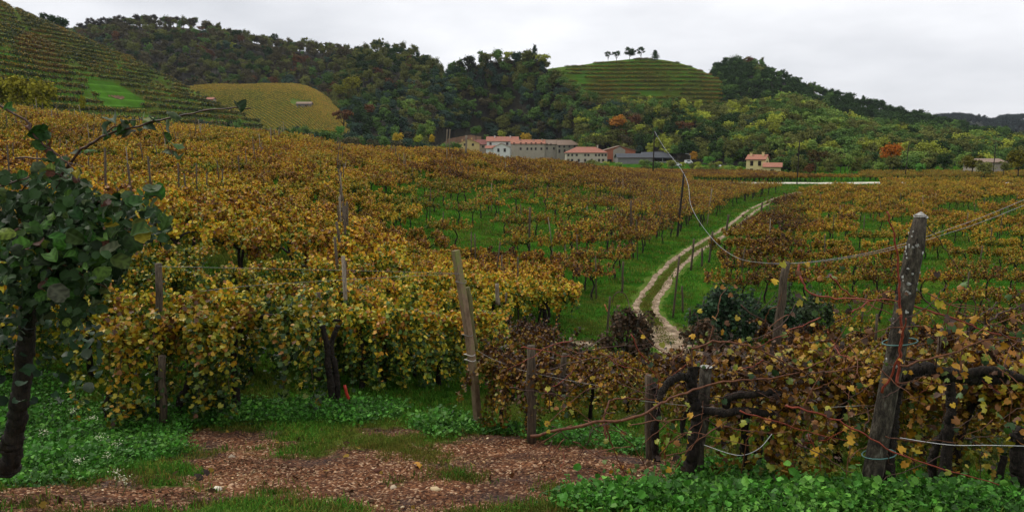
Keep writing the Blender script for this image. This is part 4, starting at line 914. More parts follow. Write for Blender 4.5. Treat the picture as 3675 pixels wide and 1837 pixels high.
def cable(pts, r, mat, name, label, cat, k=8):
    g = G(); P0 = np.array(pts[0]); sp_ = spline(pts, k) - P0; tube(g, sp_, np.interp(np.linspace(0, 1, len(sp_)), np.linspace(0, 1, len(r)), r) if isinstance(r, (list, tuple)) else r, 5); o = link(name, g.mesh(name, mat), loc=tuple(P0)); return tag(o, label, cat)
cb = [P(654.7, 131.2, 160), P(664, 147, 125), P(684, 173.7, 70), P(691.6, 206.7, 60), P(711.5, 237.3, 50), P(735.4, 256.4, 42), P(767, 262.6, 34), P(807, 261.6, 27), P(874.5, 251, 20), P(954, 227, 15), P(1030, 197, 11.5), P(1180, 130, 8)]
ca = cable(cb, (.026, .019, .013, .009, .007, .005, .004), M_cable, 'overhead_cable', 'pale cable sagging from the tall pole down across the track and up to the right', 'cable')
cable([P(767, 262.9, 34.2), P(807, 262.4, 27.2), P(874.5, 253, 20.2), P(954, 231, 15.2), P(1030, 202.5, 11.7), P(1180, 137, 8.2)], .005, M_cable, 'overhead_cable', 'second thinner cable running just below the sagging cable at the right', 'cable')
cable([P(655, 132, 160), P(700, 137, 170), P(750, 143, 185), P(799.7, 142, 185)], .03, M_pole_dark, 'overhead_cable', 'thin dark line between the barn pole and the road pole', 'cable')

# ------------------------------------------------------------------ vines
def vine_geo(seed, nleaf, ls, tmpl, lush=1.0, canes=12, spread=.75, droop=1.0, L=1.15):
    r = np.random.RandomState(seed); Fo = G(); Tr = G(); Ca = G()
    k = r.uniform(-.12, .12, (4, 2)); tb = [(k[0, 0] * .3, 0, -.25), (k[1, 0], k[1, 1], .35), (k[2, 0], k[2, 1], .75), (k[3, 0] * .5, 0, 1.15)]
    tube(Tr, spline(tb, 3), np.linspace(.062, .042, 10), 6)
    for s in (-1, 1):
        a = spline([(k[3, 0] * .5, 0, 1.12), (s * .25, r.uniform(-.1, .1), 1.34), (s * .6, r.uniform(-.12, .12), 1.36 + r.uniform(-.08, .08)), (s * L * .9, r.uniform(-.1, .1), 1.28)], 3); tube(Tr, a, np.linspace(.036, .016, len(a)), 5)
    ns = 30; pos, nrm, rv = [], [], []
    for i in range(ns):
        x0 = r.uniform(-L, L) * .9; sd_ = 1 if r.rand() < .5 else -1; w = r.uniform(.15, spread); up = r.uniform(.15, .62); g_ = r.uniform(.4, 1.5) * droop; dx = r.uniform(-.3, .3); ln = r.uniform(.6, 1.0) * (1.12 if droop > 1.5 else 1)
        tt_ = np.linspace(0, ln, 7); path = np.column_stack([x0 + dx * tt_, sd_ * w * tt_ ** .8, 1.3 + up * tt_ * 2 - g_ * tt_ ** 2.2]); path[:, 2] = np.maximum(path[:, 2], .30)
        if i < canes: tube(Ca, path, np.linspace(.008, .003, 7), 3, cap=False)
        m_ = nleaf // ns; t2 = r.rand(m_) * ln; q_ = np.column_stack([np.interp(t2, tt_, path[:, j]) for j in range(3)]); q_ += r.normal(size=(m_, 3)) * (.055, .055, .055)
        pos.append(q_); nn = r.normal(size=(m_, 3)) * .95 + (0, sd_ * .35, .55); nrm.append(nn)
        rv.append(np.clip(.5 + r.normal() * .12 + r.normal(size=m_) * .2 + (q_[:, 2] - 1.35) * .30, 0, 1))
    pos = np.concatenate(pos); leaves(Fo, pos, np.concatenate(nrm), ls * (.65 + .7 * r.rand(len(pos))), tmpl, 0, np.concatenate(rv))
    return Fo, Tr, Ca
# detail classes: 0 near, 1 middle, 2 far; the last digit of each is the variant
VG = {}
for i in range(3):
    VG[(0, 'lush', i)] = vine_geo(200 + i, 4600, .066, LOB, 1, 18, .75, 2.0)
    VG[(0, 'thin', i)] = vine_geo(210 + i, 1300, .068, LOB, 1, 30, .8, 1.3)
    VG[(1, 'lush', i)] = vine_geo(220 + i, 2700, .082, PEN, 1, 8, .85, .9)
    VG[(1, 'thin', i)] = vine_geo(230 + i, 880, .08, PEN, 1, 18, .6, .5)
    VG[(2, 'lush', i)] = vine_geo(240 + i, 1200, .115, DIA, 1, 0, .8, .7)
    VG[(2, 'thin', i)] = vine_geo(250 + i, 500, .11, DIA, 1, 0, .55, .35)
VM = {}
for k, (a, b_, c_) in VG.items():
    VM[k] = (a.mesh('vine_foliage', M_vine_near if k[0] == 0 else M_vine, False), b_.mesh('vine_trunk', M_bark), c_.mesh('vine_canes', M_cane_dark) if c_.n else None)
trk_px = tw
def dtrack(x, y): return np.min(np.hypot(trk_px[None, :, 0] - np.atleast_1d(x)[:, None], trk_px[None, :, 1] - np.atleast_1d(y)[:, None]), axis=1)
def side(x, y):  # signed: >0 right of the track
    i = np.argmin(np.hypot(trk_px[:, 0] - x, trk_px[:, 1] - y)); return (x - trk_px[i, 0]) * tn[i, 0] + (y - trk_px[i, 1]) * tn[i, 1]
cand = []   # x, y, z, u, v, dirangle, hue, val, density, scale, field
posts = []
def E(u, v, a, b_, ru, rv): return ((u - a) / ru) ** 2 + ((v - b_) / rv) ** 2 < 1
def field(name, ang, sp, along, x0, x1, y0, y1, fn, jit=.25, post_every=4, org=(0, 0)):
    ca_, sa = math.cos(ang), math.sin(ang); R_ = max(abs(x0), abs(x1), abs(y0), abs(y1)) * 1.6
    P_ = []; 
    for r_i in range(int(-R_ / sp), int(R_ / sp) + 1):
        for c_i in range(int(-R_ / along), int(R_ / along) + 1):
            a = c_i * along; d = r_i * sp; x = org[0] + a * ca_ - d * sa; y = org[1] + a * sa + d * ca_
            if x0 < x < x1 and y0 < y < y1 and y > 3 and -1.05 < x / y < .92: P_.append((x, y, r_i, c_i))
    if not P_: return
    A = np.array(P_); A[:, :2] += nr.normal(size=(len(A), 2)) * (jit * .5); z, _ = Hd(A[:, 0], A[:, 1]); u, v = proj(A[:, 0], A[:, 1], z); dt = dtrack(A[:, 0], A[:, 1])
    for i in range(len(A)):
        sdv = side(A[i, 0], A[i, 1]); r = fn(u[i], v[i], A[i, 0], A[i, 1], dt[i], sdv)
        if r is None: continue
        hue, val, dens, s = r; 
        cand.append((A[i, 0], A[i, 1], z[i], u[i], v[i], ang, hue + rnd.gauss(0, .065), val * rnd.uniform(.68, 1.22), dens, s * rnd.uniform(.88, 1.12), name, int(A[i, 2])))
        if int(A[i, 3]) % post_every == 0 and 0 < u[i] < 1024: posts.append((A[i, 0] + .25 * ca_, A[i, 1] + .25 * sa, z[i], u[i], v[i], name, int(A[i, 2])))
def f_left(u, v, x, y, dt, sd_):
    if sd_ > -1.0 and y > 30 or u < -150: return None
    if y > 30 and dt < 2.7: return None
    row1 = 12 + (x + 2.9) * math.tan(math.radians(13)) - .7
    if y < max(row1, 9.0): return None
    if 188 < y < 204 and u > 630: return None
    if (y > 130 and u < 540) or (150 < y < 190 and u > 690): return None
    nz_ = float(vnoise(x / 6, y / 9, 3))
    if 400 < u < 610 and 190 < v < 272 and (int(round((y - 12 - (x + 2.9) * math.tan(math.radians(13))) * math.cos(math.radians(13)) / 2.35)) % 2): return None
    if y < 17 and u > 340: return None
    if y < 30 and u > 380: return None
    if u > 560 and v > 303: return None
    for e_ in ((394, 300, 11, 16), (352, 278, 14, 8), (460, 213, 22, 5), (520, 245, 40, 4)):
        if E(u, v, *e_): return None
    p_ = .90 if (v < 150 + (u - 450) * .12 or u < 380) else .82
    if 380 < u < 660 and 185 < v < 300: p_ = .78 if nz_ > .38 else .42
    if rnd.random() > p_ - .10 * (nz_ < .3): return None
    nb_ = float(vnoise(x / 15, y / 22, 19)); hue = .44 + .22 * (nz_ - .5) + .18 * (nb_ - .5)
    if v > 240: hue -= .05 * float(sm(240, 330, v))
    if v > 330: hue -= .08
    if u > 400 and v < 300: hue += .12 * float(sm(400, 480, u))
    if 240 < u < 470 and 158 < v < 176: hue += .03
    if 250 < u < 470 and 174 < v < 200: hue += .12
    dens = 'lush' if (u < 430 or v < 190 or (u < 560 and v > 265)) else 'thin'
    val = (.95 if dens == 'lush' else .85) * (.82 + .36 * float(vnoise(x / 4, y / 5, 23)))
    if u > 480 and v < 230: val = .85; hue = max(hue, .50)
    return hue, val, dens, (1.0 if y > 14 else 1.08) * (1.12 if dens == 'thin' else 1)
field('left', math.radians(13), 2.35, 1.45, -120, 85, 9, 262, f_left, post_every=5, org=(-2.9, 12.0))
for k_, (u, v, s_, h_) in enumerate([(362, 391, 1.0, .33), (384, 384, .95, .40), (344, 372, 1.0, .36), (415, 377, .9, .36), (440, 385, 1.0, .36), (458, 378, 1.0, .40), (362, 356, 1.05, .42), (430, 356, 1.05, .40), (452, 352, 1.05, .45), (474, 350, 1.1, .42), (372, 338, 1.1, .42), (428, 334, 1.1, .44),
                              (448, 330, 1.1, .45), (470, 334, 1.1, .42), (492, 338, 1.15, .38), (508, 330, 1.15, .40), (525, 334, 1.15, .40), (545, 337, 1.25, .42), (558, 328, 1.1, .42), (480, 318, 1.1, .44), (500, 314, 1.1, .44), (520, 312, 1.1, .45), (540, 312, 1.1, .46), (455, 312, 1.1, .44), (435, 312, 1.1, .42), (365, 320, 1.1, .42), (418, 318, 1.0, .42),
                              (440, 298, 1.1, .44), (465, 297, 1.1, .46), (420, 290, 1.1, .44), (368, 300, 1.1, .42), (490, 296, 1.1, .5), (520, 296, 1.1, .5), (545, 294, 1.1, .52)]):
    q_ = hit(u, v); cand.append((float(q_[0]), float(q_[1]), float(Hd(q_[:1], q_[1:2])[0][0]), u, v, math.radians(13), h_, 1.08, 'lush', s_, 'left', 1000 + int((400 - v) / 18)))
def f_right(u, v, x, y, dt, sd_):
    if sd_ < 3.0 or v < 178.5 or u < 660: return None
    if y > 188 or (690 < u < 870 and v < 190.5): return None
    if y < 30 or (u < 790 and v > 305): return None
    for e_ in ((812, 187, 24, 4.5), (865, 188, 18, 5), (955, 218, 24, 6), (1000, 208, 22, 5), (862, 226, 14, 5), (905, 232, 12, 7), (870, 240, 18, 8), (1010, 224, 20, 5), (790, 345, 60, 25), (930, 276, 30, 8)):
        if E(u, v, *e_): return None
    nz_ = float(vnoise(x / 7, y / 9, 8))
    brown = u < 800 - (v - 200) * .1 and v > 205
    if rnd.random() > (.90 if nz_ > .36 else .5): return None
    if brown: return .64 + .10 * (nz_ - .5), .68, 'thin' if nz_ > .6 else 'lush', 1.05
    hue = .47 + .08 * (nz_ - .5)
    if v > 265: hue = .54
    if v < 196: hue = .42
    return hue, 1.0 if v < 265 else .8, 'lush' if v < 275 else 'thin', 1.0 if v < 200 else .92
field('right', math.radians(1.5), 5.2, 1.3, 5, 175, 30, 190, f_right, post_every=6)
def f_roadside(u, v, x, y, dt, sd_):
    return (.52, .9, 'lush', 1.0) if 700 < u < 860 and y < 215 and rnd.random() < .8 else (.38, .8, 'lush', 1.0) if 860 < u < 1100 and rnd.random() < .9 else None
field('roadside', 0.02, 3.0, 1.6, 30, 230, 204, 250, f_roadside, post_every=5)
ANGN = math.atan2(4.7, -3.6)
def f_near(u, v, x, y, dt, sd_):
    if y < 6.2 or u < 508 or y > 24: return None
    if u < 640 and (v > 441 or v < 358): return None
    if 560 < u < 720 and v < 366: return None
    if v < 345 and u < 790: return None
    if 560 < u < 735 and v < 398: return None
    if y < 9.2 and u < 705 + (9.2 - y) * 20: return None
    nz_ = float(vnoise(x / 2.5, y / 2.5, 4))
    if rnd.random() < .12: return None
    if y < 8 and abs(u - 870) < 45: return None
    hue = (.76 if u < 820 else .62) + .2 * (nz_ - .5)
    return hue, .50, 'thin' if ((u < 760 and nz_ > .45) or (nz_ > .5 and u < 860)) else 'lush', .74 if u < 760 else .86
field('near', ANGN, 2.15, 1.15, -1, 26, 6, 26, f_near, jit=.3, post_every=3, org=(3.1, 6.5))

NAMES = {'left': 'left hillside vineyard', 'right': 'flat vineyard right of the track', 'roadside': 'row beyond the pale road', 'near': 'tangled vineyard at the lower right'}
def huename(h): return 'leafy green' if h < .27 else 'yellow green' if h < .41 else 'golden yellow' if h < .52 else 'golden orange' if h < .60 else 'orange brown' if h < .72 else 'dark brown'
def put_vine(k, x, y, z, rz, s, hue, val, label, group):
    fo, tr, ca_ = VM[k]; e = link('grapevine', None, loc=(float(x), float(y), float(z) - .03), rot=(0, 0, rz), scale=(s, s, s)); tag(e, label, 'grapevine', group)
    a = link('foliage', fo, e); a['hue'] = float(hue); a['val'] = float(val); link('trunk', tr, e)
    if ca_ is not None: link('canes', ca_, e)['kind'] = 'stuff'
    return e
def lod(y): return 0 if y < 19 else 1 if y < 62 else 2
order = sorted(range(len(cand)), key=lambda i: cand[i][1] if 0 <= cand[i][3] <= 1024 else 1e9)
NV = 285; 
OW = 'first second third fourth fifth sixth seventh eighth ninth tenth eleventh twelfth thirteenth fourteenth fifteenth sixteenth seventeenth eighteenth nineteenth twentieth'.split()
def ow(i): return OW[i] if i < 20 else f"{i + 1}{'st' if i % 10 == 0 else 'nd' if i % 10 == 1 else 'rd' if i % 10 == 2 else 'th'}"
def ordinals(items, getf, getr, getu, gety):
    D_ = {}
    for i, it in enumerate(items):
        if 0 <= getu(it) <= 1024: D_.setdefault(getf(it), {}).setdefault(getr(it), []).append(i)
    out = {}
    for f_, rows_ in D_.items():
        for ri, (r_, ii) in enumerate(sorted(rows_.items(), key=lambda q: (q[0] * (-1 if f_ == 'near' else 1)))):
            for k, i in enumerate(sorted(ii, key=lambda i: getu(items[i]))): out[i] = (k, ri)
    return out
ORD = ordinals(cand, lambda c: c[10], lambda c: c[11], lambda c: c[3], lambda c: c[1])
ROWN = {'left': 'row up the left hillside', 'right': 'row of the right vineyard', 'roadside': 'row beyond the road', 'near': 'slanting row at lower right'}
band = lambda y: 'in the foremost rows' if y < 14 else 'in the next rows down the slope' if y < 24 else 'in the rows half way to the crest' if y < 45 else 'in the rows farther up'
for i in order[:NV]:
    x, y, z, u, v, ang, hue, val, dens, s, fld, _ri = cand[i]; lb = f"{huename(hue)} {'leafy' if dens == 'lush' else 'thin leaved'} vine {band(y)} of the {NAMES[fld]}"
    gp = 'grapevines of the ' + NAMES[fld]
    lb = f"{huename(hue)} vine, {ow(ORD[i][0])} from the left in the {ow(ORD[i][1])} {ROWN[fld]}" if i in ORD else f"{huename(hue)} vine at the end of the {NAMES[fld]}, cut by the picture edge"
    put_vine((lod(y), dens, rnd.randrange(3)), x, y, z, ang + (math.pi if rnd.random() < .5 else 0) + rnd.gauss(0, .12), s, hue, val, lb, gp)
keys2 = [(l, d, i) for l in (0, 1, 2) for d in ('lush', 'thin') for i in range(3)]; kidx = {k: i for i, k in enumerate(keys2)}
for fld in NAMES:
    idx = [i for i in order[NV:] if cand[i][10] == fld]
    if len(idx) < 1: continue
    ks = [(max(1, lod(cand[i][1])), cand[i][8], rnd.randrange(3)) for i in idx]; us = sorted(set(ks)); remap = {k: j for j, k in enumerate(us)}
    vg = []
    for k in us:
        fo, tr, ca_ = VG[k]; g = G(); V, Fc, M_, R = fo.arrays(); g.add(V, Fc, 0, R); V, Fc, M_, R = tr.arrays(); g.add(V, Fc, 1, .5)
        if ca_.n: V, Fc, M_, R = ca_.arrays(); g.add(V, Fc, 2, .5)
        vg.append(g)
    A = np.array([cand[i][:10] if False else [cand[i][0], cand[i][1], cand[i][2], cand[i][5], cand[i][6], cand[i][7], cand[i][9]] for i in idx])
    stuff({'left': 'hillside_vines', 'right': 'valley_vines', 'roadside': 'roadside_vines', 'near': 'tangled_vines'}[fld], f"countless autumn vines farther off in the {NAMES[fld]}", 'vines', vg, [M_vine, M_bark, M_cane_dark],
          A[:, :3] - (0, 0, .03), np.column_stack([np.zeros((len(A), 2)), A[:, 3] + np.where(nr.rand(len(A)) < .5, math.pi, 0) + nr.normal(size=len(A)) * .12]), A[:, 6], np.array([remap[k] for k in ks]), A[:, 4], A[:, 5])
print('vines', len(cand), 'posts', len(posts), 'trees', len(forest))

# posts along the rows
nr.shuffle(posts); posts = sorted(posts, key=lambda p: p[1])
PORD = ordinals(posts, lambda c: c[5], lambda c: c[6], lambda c: c[3], lambda c: c[1])
PG = []
for i in range(4):
    g = G(); hgt = 2.35 + .25 * i; tube(g, [(0, 0, -.3), (.01, .0, .9), (-.01, .01, 1.7), (.015, 0, hgt)], [.045, .042, .04, .036], 6); PG.append(g.mesh('vineyard_post', M_post if i % 2 else M_post_pale)); 
npst = 0
for pi_, (x, y, z, u, v, fld, _r) in enumerate(posts):
    if npst >= 215: break
    if fld == 'near' and (y < 15 or rnd.random() < .5): continue
    if y < 12.5 and fld == 'left': continue
    if rnd.random() < .15: continue
    npst += 1; o = link('vineyard_post', PG[1 if rnd.random() < .6 else rnd.randrange(4)], loc=(x, y, z), rot=(rnd.gauss(0, .05), rnd.gauss(0, .05), rnd.uniform(0, 6)), scale=(1, 1, rnd.uniform(.92, 1.15) * (.8 if y < 22 else 1)))
    if pi_ in PORD: lb = f"{'weathered' if fld == 'near' else 'thin wooden'} post, {ow(PORD[pi_][0])} from the left in the {ow(PORD[pi_][1])} {ROWN[fld]}"
    tag(o, lb, 'post', 'posts of the ' + NAMES[fld])
# ------------------------------------------------------------------ named posts, wires and canes close by
def stake(ut, vt, ub, vb, r, mat, label, y=None, name='wooden_post', cat='post'):
    y = y or hit(ub, vb)[1]; return pole(ut, vt, ub, vb, y, r, mat, label, cat, name)
for a in [((679.4, 255.8), (673, 317.4), 'tall dark stake at the edge of the track, nearest the camera'), ((694, 238.5), (691, 269.6), 'second dark stake from the camera along the right side of the track'),
          ((702, 247.5), (702, 267), 'short dark stake behind the two tall ones beside the track'), ((712.7, 231), (709, 262), 'dark stake where the sagging cable crosses the track'),
          ((728.5, 214), (726.4, 232), 'thin dark stake on the left verge farther up the track'), ((762.4, 202), (759, 224), 'dark stake at the far bend of the track'),
          ((740.3, 224), (740.3, 236.4), 'short stake at the inner side of the track bend'), ((610, 296), (607, 337.5), 'thick mossy stake at the bottom of the green embankment'),
          ((703.6, 300), (704, 332), 'brown stake with wire rings on the grass right of the track'), ((682, 285.6), (683, 312.6), 'short dark stake beside the tall track stake'),
          ((690, 308), (689.4, 328), 'grey green stake on the grass right of the track'), ((623.3, 261), (622, 292), 'pale brown stake among the brown vines above the embankment'),
          ((631, 200), (631, 245), 'tall thin stake in the brown vines left of the cable pole'), ((658, 218), (656, 238), 'short stake in the brown vines above the embankment'),
          ((530, 207), (529, 257), 'tall dark stake in the middle of the thin brown vines')]:
    stake(*a[0], *a[1], max(.05, hit(*a[1])[1] * .0014), M_post, a[2])
for a in [((712, 188), (707, 224), 'tall pale leaning stake on the upper embankment'), ((570.7, 337), (571, 362), 'short pale concrete stub at the foot of the embankment'), ((565, 240), (565, 262), 'pale stub among the thin brown vines'),
          ((726, 348), (725, 372), 'pale square stub, left one of the pair behind the tangle'), ((737, 346), (736, 370), 'pale square stub, right one of the pair behind the tangle')]:
    stake(*a[0], *a[1], .06, M_post_pale, a[2])
stake(531, 345, 531.5, 441, .06, M_post, 'dark upright stake at the near edge of the tangled vines, wire tied round it', 9.9)
stake(565, 353, 560, 395, .055, M_post, 'short leaning stake between the dark stake and the track', 12.5)
stake(650, 375, 652, 462, .07, M_post, 'mossy stake left of the sawn post in the tangle', 8.5)
stake(787, 262, 776, 345, .09, M_post, 'leaning mossy stake rising out of the vines before the dark bush', 15)
stake(158.3, 263, 158.5, 402, .065, M_post, 'brown stake end standing out of the green vines at the left', 12.6)
stake(318, 292, 320, 385, .05, M_post, 'rust brown stake between the left vines', 13.6); stake(497, 283, 498, 303, .05, M_post_pale, 'short brown stake right of the leaning concrete post', 18)
stake(162, 355, 163, 418, .06, M_post, 'dark stake beneath the left vine canopy', 11.0)
# leaning concrete post with wire ties, and its wooden companion
M_conc = noise_mat('weathered_concrete', (.12, .075, .042), (.24, .165, .10), 5, .9, .5, c3=(.20, .21, .06), stretch=(1, 1, .5), bscale=60)
yb = 11.2; t_, b_ = P(457, 250, yb), P(478.5, 429, yb); e = thing('leaning_post', tuple(b_), 'leaning square brown post at the corner of the dirt track, wire tied', 'post')
g = G(); s = np.linspace(-.05, 1, 8)[:, None]; pts = b_ + (t_ - b_) * s + np.column_stack([.03 * np.sin(s[:, 0] * 4), s[:, 0] * 0, s[:, 0] * 0]); tube(g, pts, .068, 4); part('shaft', g.mesh('shaft', M_conc, False), e)
for vv_ in (.17, .46, .57, .6, .98):
    g = G(); c = b_ + (t_ - b_) * (1 - vv_) if vv_ < .9 else b_ + (t_ - b_) * .06; a = np.linspace(0, 2 * math.pi, 13); tube(g, [(c[0] + .085 * math.cos(q_), c[1] + .085 * math.sin(q_), c[2] + .015 * math.sin(q_ * 2)) for q_ in a], .008 if vv_ > .5 else .005, 4); part('wire_tie', g.mesh('wire_tie', M_string if vv_ in (.57, .6) else M_wire), e)
M_moss = noise_mat('mossy_wood', (.07, .06, .025), (.16, .15, .05), 6, .9, .5, stretch=(5, 5, .6))
stake(466.5, 287, 474, 345, .055, M_moss, 'mossy wooden stake tied behind the leaning brown post', 11.5)
for lab, pts in [('upper thin wire from the left stake to the leaning post', [P(158, 266, 10.2), P(256, 268, 10.4), P(353, 270, 10.7), P(459.5, 273, 11.1)]),
                 ('lower thin wire slanting up to the leaning post', [P(200, 291, 10.3), P(260, 284.5, 10.4), P(394, 276.5, 10.9), P(459.5, 273.4, 11.1)]),
                 ('bright wire running from the leaning post down into the tangled vines', [P(476, 349, 11.2), P(490, 357, 10.9), P(520, 369, 10.2), P(560, 378, 9.6), P(605, 386, 9)]),
                 ('wire stretched across the tangle at the height of the vine arms', [P(640, 400, 8.4), P(700, 406, 7.2), P(770, 409, 7.2), P(860, 405, 6.6)]),
                 ('white wire from the big post to the right edge', [P(900, 437, 6.9), P(948, 444, 6.6), P(990, 444.5, 6.4), P(1060, 446, 6.1)]),
                 ('bent white wire end right of the sawn post', [P(704, 444, 7.2), P(730, 453, 7.0), P(745, 454, 6.9), P(760, 447, 6.8), P(772, 433, 6.8)])]:
    cable(pts, .0032, M_wire if 'white' not in lab else M_carw, 'trellis_wire', lab, 'wire', 6)
# red stakes and hose
for a in [((344.5, 384.6), (350, 404), 'red plastic pipe propped against the twin trunk at the left, upper piece'), ((346.4, 407), (348.8, 413.5), 'short red pipe stub sticking out of the grass below the red pipe'), ((234, 385), (236, 394), 'red pipe end among the grass under the left vines')]:
    stake(*a[0], *a[1], .028, plain('red_plastic', (.42, .035, .02), .45), a[2], 12.0, 'red_pipe', 'pipe')
stake(604.6, 304, 608, 312.8, .04, plain('orange_stick', (.50, .16, .06), .5), 'orange stick leaning on the thick mossy stake', None, 'orange_stick', 'stick')
yh = hit(607, 337)[1]; cable([P(612.5, 302, yh), P(613.6, 296, yh), P(617.8, 291.8, yh), P(624, 293, yh), P(628, 300, yh), P(630, 310, yh - .5), P(633, 325, yh - 1)], .02, M_cane_dark, 'bent_branch', 'thin branch arching beside the thick mossy stake', 'branch')
# dark evergreen thicket before the right vineyard
def bush(cx, cy, rx, ry, rz, nl, ls, tint, label, name='bush', hue_tmpl=PEN, lumps=16, zoff=.5):
    z = H1(cx, cy); e = thing(name, (cx, cy, z), label, 'bush'); g = G(); r = np.random.RandomState(int(cx * 31 + cy * 7) % 9999)
    for i in range(lumps):
        c = np.array((r.uniform(-.85, .85) * rx, r.uniform(-.8, .8) * ry, 0)); c[2] = rz * r.uniform(.15, .9 - .45 * (c[0] / rx) ** 2); m_ = nl // lumps; d = r.normal(size=(m_, 3)); d /= np.linalg.norm(d, axis=1)[:, None]
        q_ = c + d * np.array((rx, ry, rz)) * r.uniform(.16, .36) * (.5 + .75 * r.rand(m_))[:, None]; q_[:, 2] = np.abs(q_[:, 2]); leaves(g, q_, d + r.normal(size=(m_, 3)) * .6 + (0, 0, .3), ls * (.6 + .7 * r.rand(m_)), hue_tmpl, 0, r.rand(m_))
    o = link('foliage', g.mesh('foliage', M_bush, False), e); o['tint'] = list(tint)
    g = G()
    for i in range(7): 
        a = r.uniform(0, 6.28); tube(g, [(0, 0, -.2), (.2 * rx * math.cos(a), .2 * ry * math.sin(a), rz * .4), (.6 * rx * math.cos(a), .6 * ry * math.sin(a), rz * .8)], [.05, .035, .015], 5)
    link('stems', g.mesh('stems', M_wood_dark), e); return e
q_ = hit(748, 338); bush(float(q_[0]), float(q_[1]), 2.3, 1.6, 2.6, 5200, .15, (.022, .05, .02), 'dense dark evergreen bush between the track and the tangled vines')
q_ = hit(800, 335); bush(float(q_[0]), float(q_[1]), 1.5, 1.2, 2.0, 2400, .13, (.035, .055, .02), 'smaller dark green bush right of the dense evergreen bush')
q_ = hit(623, 358); bush(float(q_[0]), float(q_[1]) - .5, 1.1, 1.0, 2.3, 2400, .12, (.07, .04, .02), 'brown leaved bush in front of the track junction')
q_ = hit(703, 352); bush(float(q_[0]), float(q_[1]), .9, .9, 1.3, 900, .12, (.08, .045, .022), 'small brown bush right of the track junction')
q_ = hit(1000, 440)
# ---- the two nearest vines at the right, cane by cane
def pcurve(pts, y0, y1=None, k=5, wob=.0):
    y1 = y0 if y1 is None else y1; n_ = len(pts); q_ = [P(u, v, y0 + (y1 - y0) * i / (n_ - 1)) for i, (u, v) in enumerate(pts)]
    s = spline(q_, k); s[1:-1] += nr.normal(size=s[1:-1].shape) * wob; return s
ME_lob = [raw_mesh('vine_leaf', (LOB[0] * (1, .9, z)) * (.8, .8, .8) + np.column_stack([np.zeros(len(LOB[0])), np.zeros(len(LOB[0])), -.5 * LOB[0][:, 1] ** 2 * np.sign(z)]), LOB[1], M_vine_near, None, np.full(len(LOB[0]), v), True) for z, v in ((1, .2), (1.8, .4), (2.5, .6), (-1.5, .8), (1.2, .95))]
def leaf_at(parent, p, s, hue, val=1.0, meshes=ME_lob, mat_prop='hue', nrm=None):
    nrm = np.array([nrm if nrm is not None else (nr.normal() * .7, -abs(nr.normal()) * .8 - .2, .6 + nr.normal() * .3)]); R = frames(1, nrm)[0]
    m_ = Matrix([[*R[0]], [*R[1]], [*R[2]]]).to_4x4(); o = link('leaf', meshes[rnd.randrange(len(meshes))], parent)
    o.matrix_local = Matrix.Translation(Vector(p) - parent.location) @ m_ @ Matrix.Scale(s, 4)
    if mat_prop == 'hue': o['hue'] = float(hue); o['val'] = float(val)
    else: o['tint'] = [float(a) for a in hue]
    return o
def cane(parent, pts, r0, r1, mat, name='cane', seg=6):
    g = G(); pts = np.asarray(pts); rr_ = np.linspace(r0, r1, len(pts)) * (1 + .18 * (np.arange(len(pts)) % 5 == 0))
    if mat is M_bark:
        k_ = np.linspace(0, len(pts) - 1, len(pts) * 4); pts = np.column_stack([np.interp(k_, np.arange(len(pts)), pts[:, j]) for j in range(3)]); rr_ = np.interp(k_, np.arange(len(rr_)), rr_) * (1 + nr.normal(size=len(k_)) * .045); pts[1:-1] += nr.normal(size=pts[1:-1].shape) * r0 * .04; seg = 12
    tube(g, pts, rr_, seg)
    if mat is M_bark:   # loose strips of bark and knots
        V_ = g.V[0].reshape(-1, seg, 3); cen = V_.mean(axis=1, keepdims=True); g.V[0] = (cen + (V_ - cen) * (1 + nr.normal(size=(V_.shape[0], seg, 1)) * .07)).reshape(-1, 3)
    return part(name, g.mesh(name, mat), parent)
def clothe(parent, pts, n_, s=(.05, .095), hues=(.2, .8), val=.75, spread=.08):
    n_ = int(n_ * 1.3)
    for i in range(n_):
        k = rnd.random() * (len(pts) - 1); a = int(k); p_ = pts[a] + (pts[min(a + 1, len(pts) - 1)] - pts[a]) * (k - a) + nr.normal(size=3) * spread; leaf_at(parent, p_, rnd.uniform(*s), rnd.choice([rnd.uniform(*hues), rnd.uniform(.2, .38), rnd.uniform(.66, .9)]), val * rnd.uniform(.7, 1.2))
M_post_near = noise_mat('lichen_post', (.028, .022, .016), (.085, .07, .05), 7, .9, .8, c3=(.22, .20, .16), stretch=(3, 3, 1.2), lo=.42, hi=.74, bscale=30)
M_lichen = noise_mat('lichen_crust', (.22, .21, .19), (.55, .54, .50), 22, .95, .8)
b_ = P(867, 506, 6.5); t_ = P(921, 215, 6.5); e = thing('lichened_post', tuple(b_), 'thick leaning post crusted with pale lichen, nearest post at the right', 'post')
g = G(); s = np.linspace(-.04, 1, 12)[:, None]; pts = b_ + (t_ - b_) * s; pts[:, :2] += nr.normal(size=(12, 2)) * .004; rr_ = np.concatenate([np.linspace(.092, .074, 11), [.05]]); tube(g, pts, rr_, 12); part('shaft', g.mesh('shaft', M_post_near), e)
g = G(); nr2 = np.random.RandomState(3)
for i in range(60):
    k = nr2.rand() ** .35; c = b_ + (t_ - b_) * k; a = nr2.uniform(0, 6.28); R0 = np.interp(k, [0, 1], [.090, .073]) * (1.0 if k < .97 else .6); c = c + np.array((math.cos(a) * R0, math.sin(a) * R0, 0)); s_ = nr2.uniform(.008, .022)
    th = np.linspace(0, 6.28, 7)[:-1]; e1 = np.array((-math.sin(a), math.cos(a), 0)); up = np.array((0, 0, 1.)); V = [c + np.array((math.cos(a), math.sin(a), 0)) * .005] + [c + (e1 * math.cos(q) + up * math.sin(q)) * s_ * nr2.uniform(.6, 1.2) for q in th]
    g.add(V, [(0, 1 + j, 1 + (j + 1) % 6) for j in range(6)])
